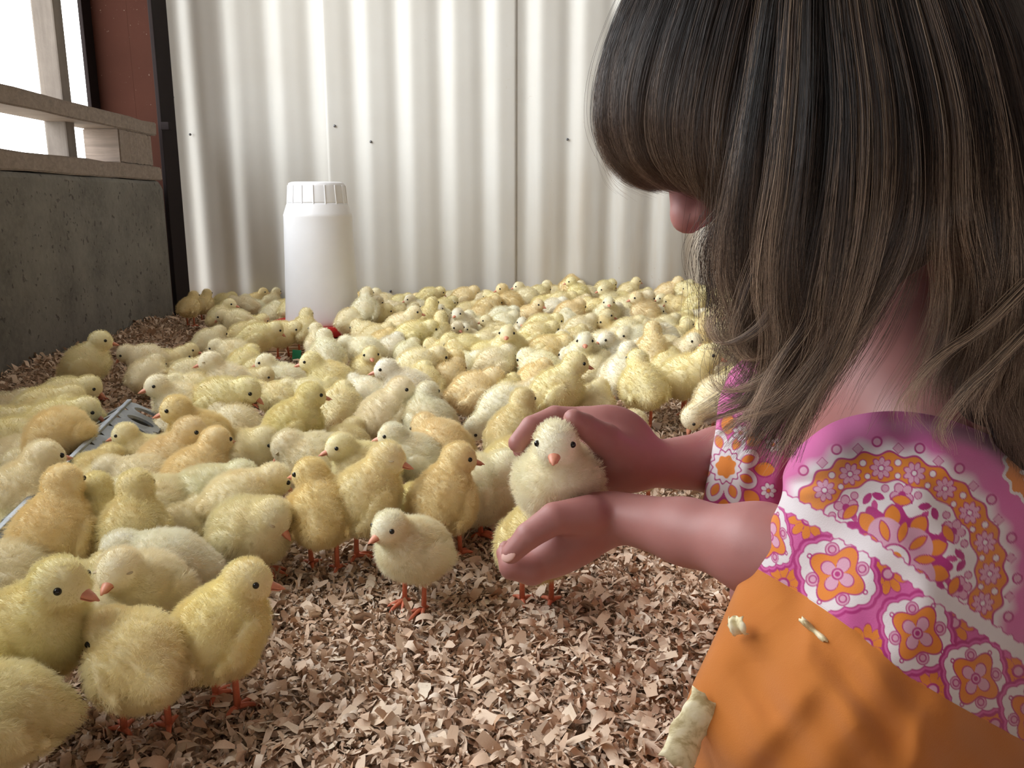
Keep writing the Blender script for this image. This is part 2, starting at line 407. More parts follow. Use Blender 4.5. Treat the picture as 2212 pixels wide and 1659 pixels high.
# concrete kerb wall on the left
def along(s, off, z): p = CORN + WD * s + WN * off; return (p[0], p[1], z)
KH = .418
left = empty('wall_left', tuple(CORN)); left['kind'] = 'structure'
ang = math.atan2(WD[1], WD[0]); L_ = 3.2; ROTW = Matrix.Rotation(ang, 3, 'Z')
b = bmesh.new(); prof = [(-.22, -.03), (0, -.03), (0, KH - .012), (-.004, KH - .003), (-.014, KH), (-.22, KH)]
st = [0.06 + L_ * i / 40 for i in range(41)]; rings = []
r2 = random.Random(5)
for i, s in enumerate(st):
    e = (.02 if i == 0 else 0)
    rings.append([b.verts.new(along(s, o - (e if o > -.02 else 0), z - (.012 if i == 0 and z > .3 else 0) + r2.uniform(-.0012, .0012))) for o, z in prof])
for a, d in zip(rings, rings[1:]):
    for k in range(len(prof) - 1):
        f = b.faces.new((a[k], a[k + 1], d[k + 1], d[k])); f.smooth = k in (2, 3)
b.faces.new(rings[0]); b.faces.new(rings[-1][::-1])
bmesh.ops.translate(b, vec=-Vector(CORN), verts=b.verts)
link('concrete_kerb', b, M['conc'], left)
# steel column: web, two flanges, down to the floor behind the kerb end
col = empty('steel_column', (0, 0, 0), 'brown painted steel column standing in the corner beside the white wall', 'column')
cx0 = P(262, 100, 2.72)
wr = on_plane(405, 690, 0)
link('web', box_bm(.19, .012, 2.6, (CORN[0] - .115, CORN[1] + .015, 1.27), .001), M['steel'], col)
link('flange', box_bm(.012, .11, 2.6, (CORN[0] - .016, CORN[1] + .01, 1.27), .002), M['black'], col)
link('flange', box_bm(.012, .11, 2.6, (CORN[0] - .215, CORN[1] + .01, 1.27), .002), M['black'], col)
link('bracket', box_bm(.026, .02, .022, (CORN[0] + .004, CORN[1] - .052, .575), .002), M['black'], col)
# pallet lying on the kerb: two boards kept apart by blocks
pal = empty('pallet', tuple(CORN + WD * .3 + np.array([0, 0, KH])), 'weathered wooden pallet set on the concrete kerb by the opening', 'pallet')
def pal_board(name, s0, s1, off, z0, th, wdt, seed):
    r = random.Random(seed); bb = bmesh.new(); n = 26; rg = []
    for i in range(n + 1):
        s = s0 + (s1 - s0) * i / n
        j = r.uniform(-.0015, .0015); jj = r.uniform(-.0012, .0012)
        c = [(off, z0 + jj), (off + j, z0 + th + j), (off - wdt, z0 + th), (off - wdt, z0)]
        rg.append([bb.verts.new(along(s, o, z)) for o, z in c])
    for a, d in zip(rg, rg[1:]):
        for k in range(4): bb.faces.new((a[k], a[(k + 1) % 4], d[(k + 1) % 4], d[k]))
    bb.faces.new(rg[0][::-1]); bb.faces.new(rg[-1]); bmesh.ops.recalc_face_normals(bb, faces=bb.faces)
    es = [e for e in bb.edges if e.calc_face_angle(0) > 1.0]; bmesh.ops.bevel(bb, geom=es, offset=.003, segments=2, affect='EDGES')
    bmesh.ops.translate(bb, vec=-pal.location, verts=bb.verts)
    return link(name, bb, M['beam'], pal)
pal_board('board', .10, 2.6, -.004, KH + .001, .038, .10, 1)
pal_board('board', .10, 2.6, -.010, KH + .125, .036, .10, 2)
pal_board('block', .14, .37, -.012, KH + .039, .086, .09, 3)
pal_board('block', .96, 1.3, -.012, KH + .039, .086, .09, 4)
pal_board('block', 2.2, 2.5, -.012, KH + .039, .086, .09, 5)
# wooden posts in the opening, and a sunlit pale post outside
po = empty('timber_post', tuple(CORN + WD * .53 - WN * .085), 'grey square timber post rising behind the pallet in the bright opening', 'post')
bb = box_bm(.046, .05, 2.2, (0, 0, KH - .1 + 1.1), .004, rot=Matrix.Rotation(ang, 3, 'Z')); link('shaft', bb, M['post'], po)
ro = area  # (keeps the name free)
# shell of the barn out of view: roof, right wall, rear wall with openings, upper lintel
ub = lambda s0, s1, z0, z1: box_bm(s1 - s0, .05, z1 - z0, along((s0 + s1) / 2, -.10, (z0 + z1) / 2), 0, rot=Matrix.Rotation(ang, 3, 'Z'))
bbd = ub(2.6, 4.4, KH, 2.55); bmesh.ops.translate(bbd, vec=-Vector(CORN), verts=bbd.verts); link('upper_boarding', bbd, M['darkwall'], left)
link('ceiling', box_bm(4.6, 4.6, .05, (.6, .75, 2.52), 0), M['roof'], kind='structure')
link('wall_right', box_bm(.06, 4.4, 2.6, (2.6, .7, 1.25), 0), M['darkwall'], kind='structure')
link('wall_rear', box_bm(3.9, .06, 2.6, (.65, -1.35, 1.25), 0), M['darkwall'], kind='structure')
link('ground_outside', box_bm(7, 12, .1, (-4.85, 1, -.1), 0), simple('pale_dusty_yard', (.55, .48, .38), .9), kind='structure')

# ------------------------------------------------------------------ drinker, its red tray and the boards it stands on
WX, WY = (695 - CX) / FPX * 2.12, 2.12
GZ = float(ground(WX, WY))
wt = empty('drinker', (WX, WY, GZ + .034), 'tall white plastic drinker tapering to a ribbed cap over a red tray', 'drinker')
tray = lathe_bm([(.02, 0), (.118, 0), (.126, .006), (.128, .028), (.122, .028), (.118, .010), (.05, .008)], 56); link('tray', tray, M['red'], wt)
link('foot_ring', lathe_bm([(.083, .009), (.086, .012), (.086, .020), (.080, .03)], 48), M['plastic'], wt)
body = lathe_bm([(r * 1.035, z * 1.08) for r, z in [(.088, .022), (.090, .026), (.0895, .036), (.0875, .07), (.084, .16), (.0815, .24), (.0808, .268), (.0812, .272), (.0795, .276), (.073, .294), (.0705, .299)]], 64); link('tank', body, M['plastic'], wt)
cap = lathe_bm([(r * 1.035, z * 1.08) for r, z in [(.0705, .299), (.0702, .302), (.0672, .336), (.0645, .343), (.058, .3455), (.002, .346)]], 64)
capo = link('cap', cap, M['plastic'], wt)
for i in range(16):
    a = 2 * PI * i / 16 + .1; rb = box_bm(.0022, .0025, .046, (0, 0, 0), .0006, 1)
    o = link('rib', rb, M['plastic'], capo); o.location = (.0718 * math.cos(a), .0718 * math.sin(a), .3425); o.rotation_euler = (0, -.085, a)
lat = link('latch', box_bm(.006, .008, .014, (0, -.0905, .034), .0015), M['plastic'], wt)
bs = empty('board_stack', (WX - .0, WY - .02, GZ), 'thin plywood boards stacked under the drinker with a scrap of green tape', 'board')
for k in range(3):
    o = link('board', box_bm(.30 + .012 * k, .27, .010, (.012 * (k - 1), 0, .006 + .0108 * k), .0015), M['ply'], bs); o.rotation_euler = (0, 0, .10 - .14 * k + .2)
tp = on_plane(641, 766, .02)
o = link('tape', box_bm(.020, .002, .026, (0, 0, 0), .0005), M['green'], bs); o.location = (tp[0] - bs.location[0], tp[1] - bs.location[1] , .018); o.rotation_euler = (.1, .1, .1)

# ------------------------------------------------------------------ galvanised trough feeder with a holed lid
a0 = on_plane(285, 915, .05); a1 = on_plane(-60, 1300, .05); dv = a1 - a0; FL_ = float(np.linalg.norm(dv)); fa = math.atan2(dv[1], dv[0])
fd = empty('feeder_trough', (a0[0], a0[1], float(ground(a0[0], a0[1])) + .004), 'long galvanised trough feeder with oval holes in its ridged lid, half hidden by chicks', 'feeder'); fd.rotation_euler = (0, 0, fa)
b = bmesh.new(); prof = [(-.050, .046), (-.040, .0), (.040, 0), (.050, .046)]
def ext(b, prof, x0, x1, th=.0012, ends=True):
    for x, s in ((x0, 1), (x1, -1)):
        pass
    r0 = [b.verts.new((x0, y, z)) for y, z in prof]; r1 = [b.verts.new((x1, y, z)) for y, z in prof]
    for k in range(len(prof) - 1): b.faces.new((r0[k], r0[k + 1], r1[k + 1], r1[k]))
    if ends: b.faces.new(r0); b.faces.new(r1[::-1])
ext(b, prof, 0, FL_); o = link('trough', b, M['galv'], fd); md = o.modifiers.new('t', 'SOLIDIFY'); md.thickness = .0012
# lid: two sloping leaves meeting at a ridge, each with a row of holes (real openings)
for sgn in (-1, 1):
    bl = bmesh.new(); W_ = .056; nh = int(FL_ / .041); cell = FL_ / nh
    for i in range(nh):
        x0 = i * cell; cxh = x0 + cell / 2; hole = []; outer = []
        N_ = 24
        for k in range(N_):
            a = 2 * PI * k / N_; hole.append((cxh + .0125 * math.cos(a), W_ / 2 + .019 * math.sin(a)))
            c_, s_ = math.cos(a), math.sin(a); m = max(abs(c_) / (cell / 2), abs(s_) / (W_ / 2)); outer.append((cxh + c_ / m, W_ / 2 + s_ / m))
        def pt(q, dz=0): yy = q[1]; return bl.verts.new((q[0], sgn * (.002 + yy * .86), .075 - yy * .48 + dz))
        hv = [pt(q) for q in hole]; ov = [pt(q) for q in outer]; dn = [pt(q, -.0035) for q in hole]
        for k in range(N_):
            q = (hv[k], hv[(k + 1) % N_], ov[(k + 1) % N_], ov[k]); bl.faces.new(q if sgn > 0 else q[::-1]); bl.faces.new((hv[k], dn[k], dn[(k + 1) % N_], hv[(k + 1) % N_]))
    bmesh.ops.remove_doubles(bl, verts=bl.verts, dist=.0002)
    o = link('lid_leaf', bl, M['galv'], fd); md = o.modifiers.new('t', 'SOLIDIFY'); md.thickness = .0008
link('ridge', box_bm(FL_, .006, .004, (FL_ / 2, 0, .077), .001), M['galv'], fd)
link('end_plate', box_bm(.0015, .104, .05, (0, 0, .026), .0004), M['galv'], fd)
link('feed', box_bm(FL_ - .01, .07, .012, (FL_ / 2, 0, .012), .002), simple('ground_feed', (.30, .20, .10), .9, 600, .4, 1, .002), fd, 'stuff')
# ------------------------------------------------------------------ chicks: one continuous body per pose, fluff, beak, eyes, legs
def rotY(a): c, s = math.cos(a), math.sin(a); return np.array([[c, 0, s], [0, 1, 0], [-s, 0, c]])
def rotZ(a): c, s = math.cos(a), math.sin(a); return np.array([[c, -s, 0], [s, c, 0], [0, 0, 1]])
R_ = math.radians
#        body centre      radii               pitch  head centre (from the neck root, turned by the head yaw)  head pitch
POSE = {'A': ((-.005, 0, .062), (.0325, .0275, .0285), 30, (.021, .098), 5),
        'B': ((-.003, 0, .059), (.0345, .0285, .0275), 20, (.028, .090), 2),
        'C': ((-.006, 0, .058), (.0345, .0285, .0280), -8, (.043, .034), 62),
        'D': ((-.003, 0, .031), (.0365, .0300, .0275), 14, (.026, .063), 5),
        'E': ((-.003, 0, .042), (.0345, .0305, .0300), 10, (.026, .062), 38),
        'F': ((-.004, 0, .056), (.0335, .0285, .0280), 10, (.033, .072), 30)}
HY = {'0': 0, '+': 62, '-': -62, 'R': -110, 'L': 110}
def pose_geo(key):
    p, hy = POSE[key[0]], R_(HY[key[1]])
    bc = np.array(p[0]); hx, hz = p[3]
    root = np.array([.012, 0, 0])
    rad = hx - .012 if key[1] == '0' else max(.010, (hx - .012) * .75)
    hc = root + np.array([math.cos(hy) * rad, math.sin(hy) * rad, hz])
    HR = rotZ(hy) @ rotY(R_(p[4]))                 # head axes: columns = forward, left, up
    return p, bc, hc, HR
def chick_prims(key):
    p, bc, hc, HR = pose_geo(key); BR = rotY(-R_(p[2]))
    sit = key[0] in 'DE'
    nb = bc + BR @ np.array([.017, 0, .005])
    pr = [Ell(bc, p[1], BR), Cap(nb, hc + HR @ np.array([-.003, 0, -.002]), .0165, .0115, .010),
          Ell(bc + BR @ np.array([.016, 0, -.004]), (.018, .019, .019), BR, .010),
          Ell(hc, (.0160, .0143, .0147), HR, .005), Ell(hc + HR @ np.array([.006, 0, -.004]), (.0115, .0108, .009), HR, .004),
          Ell(bc + BR @ np.array([-.031, 0, .004]), (.012, .009, .008), BR, .012)]
    for s in (-1, 1):
        pr.append(Ell(bc + BR @ np.array([-.004, s * (p[1][1] - .001), .001]), (.0185, .0052, .0115), BR @ rotY(-.25), .0025))   # folded wing
        pr.append(Ell(bc + BR @ np.array([-.022, s * (p[1][1] - .005), -.002]), (.010, .0035, .005), BR, .003))
        if not sit: pr.append(Cap(bc + np.array([.000, s * .014, -.014]), (.001, s * .0125, .034), .0125, .0050, .009))            # feathered thigh
    return pr
def tri_sample(me, N, rg):
    me.calc_loop_triangles(); nt = len(me.loop_triangles); T = np.empty(nt * 3, np.int32); me.loop_triangles.foreach_get('vertices', T); T = T.reshape(-1, 3)
    V = np.empty(len(me.vertices) * 3, np.float32); me.vertices.foreach_get('co', V); V = V.reshape(-1, 3)
    Nn = np.empty(len(me.vertices) * 3, np.float32); me.vertices.foreach_get('normal', Nn); Nn = Nn.reshape(-1, 3)
    a, b, c = V[T[:, 0]], V[T[:, 1]], V[T[:, 2]]; ar = np.linalg.norm(np.cross(b - a, c - a), axis=1); t = rg.choice(nt, N, p=ar / ar.sum())
    u, v = rg.random(N), rg.random(N); f = u + v > 1; u[f], v[f] = 1 - u[f], 1 - v[f]; w_ = 1 - u - v
    tt = T[t]; pos = V[tt[:, 0]] * w_[:, None] + V[tt[:, 1]] * u[:, None] + V[tt[:, 2]] * v[:, None]
    nn = Nn[tt[:, 0]] * w_[:, None] + Nn[tt[:, 1]] * u[:, None] + Nn[tt[:, 2]] * v[:, None]; nn /= np.linalg.norm(nn, axis=1)[:, None] + 1e-9
    return pos, nn
def curves_data(name, pts, radii, mat):
    n, k, _ = pts.shape
    hc = bpy.data.hair_curves.new(name); hc.add_curves([k] * n)
    hc.attributes['position'].data.foreach_set('vector', pts.astype(np.float32).ravel())
    r = hc.attributes.get('radius') or hc.attributes.new('radius', 'FLOAT', 'POINT')
    r.data.foreach_set('value', radii.astype(np.float32).ravel()); hc.materials.append(mat); return hc
def fluff(key, me, N, rad, lf=1.0, seed=1):
    rg = np.random.default_rng(seed); p, bc, hc, HR = pose_geo(key)
    pos, nn = tri_sample(me, N, rg)
    q = (pos - hc) @ HR; onhead = np.clip(1 - (np.linalg.norm(q, axis=1) - .014) / .012, 0, 1)
    face = np.clip((q[:, 0] - .006) / .006, 0, 1) * (np.linalg.norm(q, axis=1) < .02)
    eye = np.minimum(np.linalg.norm(q - EYE, axis=1), np.linalg.norm(q - EYE * [1, -1, 1], axis=1)) < .0034
    beak = (q[:, 0] > .010) & (np.linalg.norm(q[:, 1:] - [0, -.0040], axis=1) < .0058)
    ok = ~(eye | beak); pos, nn, onhead, face = pos[ok], nn[ok], onhead[ok], face[ok]; N = len(pos)
    L = (.0062 * (1 - onhead) + .0036 * onhead) * (1 - .6 * face) * rg.uniform(.6, 1.15, N) * lf
    back = np.array([-.8, 0, -.45]); hb = HR @ np.array([-.9, 0, -.15]); flow = back * (1 - onhead[:, None]) + hb * onhead[:, None]
    flow = flow - nn * (flow * nn).sum(1)[:, None]
    # coarse clumps: neighbouring strands lean together
    cell = np.floor(pos / .0045).astype(int); hsh = (cell[:, 0] * 73856093 ^ cell[:, 1] * 19349663 ^ cell[:, 2] * 83492791) & 1023
    tab = rg.normal(0, 1, (1024, 3)) * .20
    d0 = nn * .95 + flow * .35 + tab[hsh] + rg.normal(0, .16, (N, 3)); d0 /= np.linalg.norm(d0, axis=1)[:, None]
    d1 = nn * .5 + flow * .75 + tab[hsh] * 1.3 + rg.normal(0, .25, (N, 3)); d1 /= np.linalg.norm(d1, axis=1)[:, None]
    pts = np.stack([pos - nn * .0008, pos + d0 * L[:, None] * .5, pos + d0 * L[:, None] * .5 + d1 * L[:, None] * .5], 1)
    rr_ = np.tile(np.array([1, .8, .25]) * rad, (N, 1)); return curves_data('fluff', pts, rr_, M['fluff'])
EYE = np.array([.0085, .0120, .0018])
def beak_mesh(key):
    p, bc, hc, HR = pose_geo(key); b = bmesh.new()
    for up in (1, -1):
        secs = [(.0115, .0052, .0040), (.0165, .0044, .0036), (.0215, .0029, .0026), (.0258 if up > 0 else .0236, .0006, .0006)]; rg_ = []
        for x, wy, hz in secs:
            zc = -.0032 - (x - .0115) * .26 + (0 if up > 0 else -.0001); ring = []
            for k in range(9):
                a = PI * k / 8; ring.append(b.verts.new(hc + HR @ np.array([x, wy * math.cos(a), zc + up * hz * (1 if up > 0 else .6) * math.sin(a) + (0.00015 if up > 0 else -.00025)])))
            rg_.append(ring)
        for a_, d_ in zip(rg_, rg_[1:]):
            for k in range(9):
                f = b.faces.new((a_[k], a_[(k + 1) % 9], d_[(k + 1) % 9], d_[k])); f.smooth = k < 8
        b.faces.new(rg_[0]); b.faces.new(rg_[-1])
    bmesh.ops.recalc_face_normals(b, faces=b.faces); me = bpy.data.meshes.new('beak'); b.to_mesh(me); b.free(); me.materials.append(M['beak']); return me
def eye_mesh(key, s, closed):
    p, bc, hc, HR = pose_geo(key); b = bmesh.new(); bmesh.ops.create_uvsphere(b, u_segments=14, v_segments=10, radius=.0023)
    smooth_bm(b)
    if closed: bmesh.ops.scale(b, vec=(1.15, 1.0, .28), verts=b.verts)
    c = hc + HR @ (EYE * [1, s, 1]); bmesh.ops.transform(b, matrix=Matrix.Translation(c) @ Matrix(HR.tolist()).to_4x4(), verts=b.verts)
    me = bpy.data.meshes.new('eye'); b.to_mesh(me); b.free(); me.materials.append(M['lid'] if closed else M['eye']); return me
def leg_mesh(s, dx=0.0, sit=False):
    b = bmesh.new(); y = s * .0125; zt = .042 if not sit else .012
    tube_bm([(dx * .3, y, zt), (-.001 + dx * .7, y, zt * .6), (dx, y, .0052)], [.0030, .0022, .0024], 8, b)
    for a, L in ((0, .020), (.62, .0165), (-.62, .0165), (PI + s * .3, .009)):
        c_, s_ = math.cos(a), math.sin(a)
        tube_bm([(dx, y, .0048), (dx + c_ * L * .45, y + s_ * L * .45, .0044), (dx + c_ * L * .8, y + s_ * L * .8, .0022), (dx + c_ * L, y + s_ * L, .0004)], [.0023, .0018, .0015, .0006], 7, b)
    me = bpy.data.meshes.new('leg'); b.to_mesh(me); b.free(); me.materials.append(M['leg']); return me
LEGM = {(s, q): leg_mesh(s, [0, .007, -.006, .003][q % 4] * s, q >= 4) for s in (-1, 1) for q in range(6)}
TONE = {'y': (.85, .765, .465), 'p': (.88, .81, .59), 'w': (.89, .86, .71), 'a': (.85, .71, .42)}
PROTO = {}
def proto(key, near, closed):
    k = (key, near)
    if k not in PROTO:
        me = PROTO.get(('m', key))
        if me is None:
            me = sdf_mesh('body', chick_prims(key), .0021); me.materials.append(M['down']); PROTO[('m', key)] = me
        PROTO[k] = (me, fluff(key, me, 15000 if near else 3600, .00011 if near else .00021, 1.0, hash(key[0]) % 7 if False else ord(key[0])), beak_mesh(key))
    for s in (-1, 1):
        e = (key, 'eye', s, closed)
        if e not in PROTO: PROTO[e] = eye_mesh(key, s, closed)
    return PROTO[k] + (PROTO[(key, 'eye', -1, closed)], PROTO[(key, 'eye', 1, closed)])
def chick(loc, key, yaw, sc, tone, near, label, group, idx, tilt=(0, 0), closed=False, legs=True):
    rg = random.Random(idx * 7 + 1)
    root = empty('chick', loc, label, 'chick', group); root.rotation_euler = (tilt[0], tilt[1], R_(yaw)); root.scale = (sc, sc, sc)
    me, fl, bk, e0, e1 = proto(key, near, closed); c = TONE[tone]; j = rg.uniform(.95, 1.05); c = (c[0] * j, c[1] * j * rg.uniform(.985, 1.008), c[2] * j * rg.uniform(.90, 1.03), 1)
    for nm, d in (('body', me), ('fluff', fl), ('beak', bk), ('eye', e0), ('eye', e1)):
        o = bpy.data.objects.new(nm, d); C.objects.link(o); o.parent = root; o.color = c
    if legs:
        q = rg.randrange(4) if key[0] not in 'DE' else 4 + rg.randrange(2)
        if key[0] == 'E' and rg.random() < .5: q = 0
        for s in (-1, 1):
            o = bpy.data.objects.new('leg', LEGM[(s, q)]); C.objects.link(o); o.parent = root
    return root
HC = {'A': .064, 'B': .060, 'C': .056, 'D': .034, 'E': .044, 'F': .056}
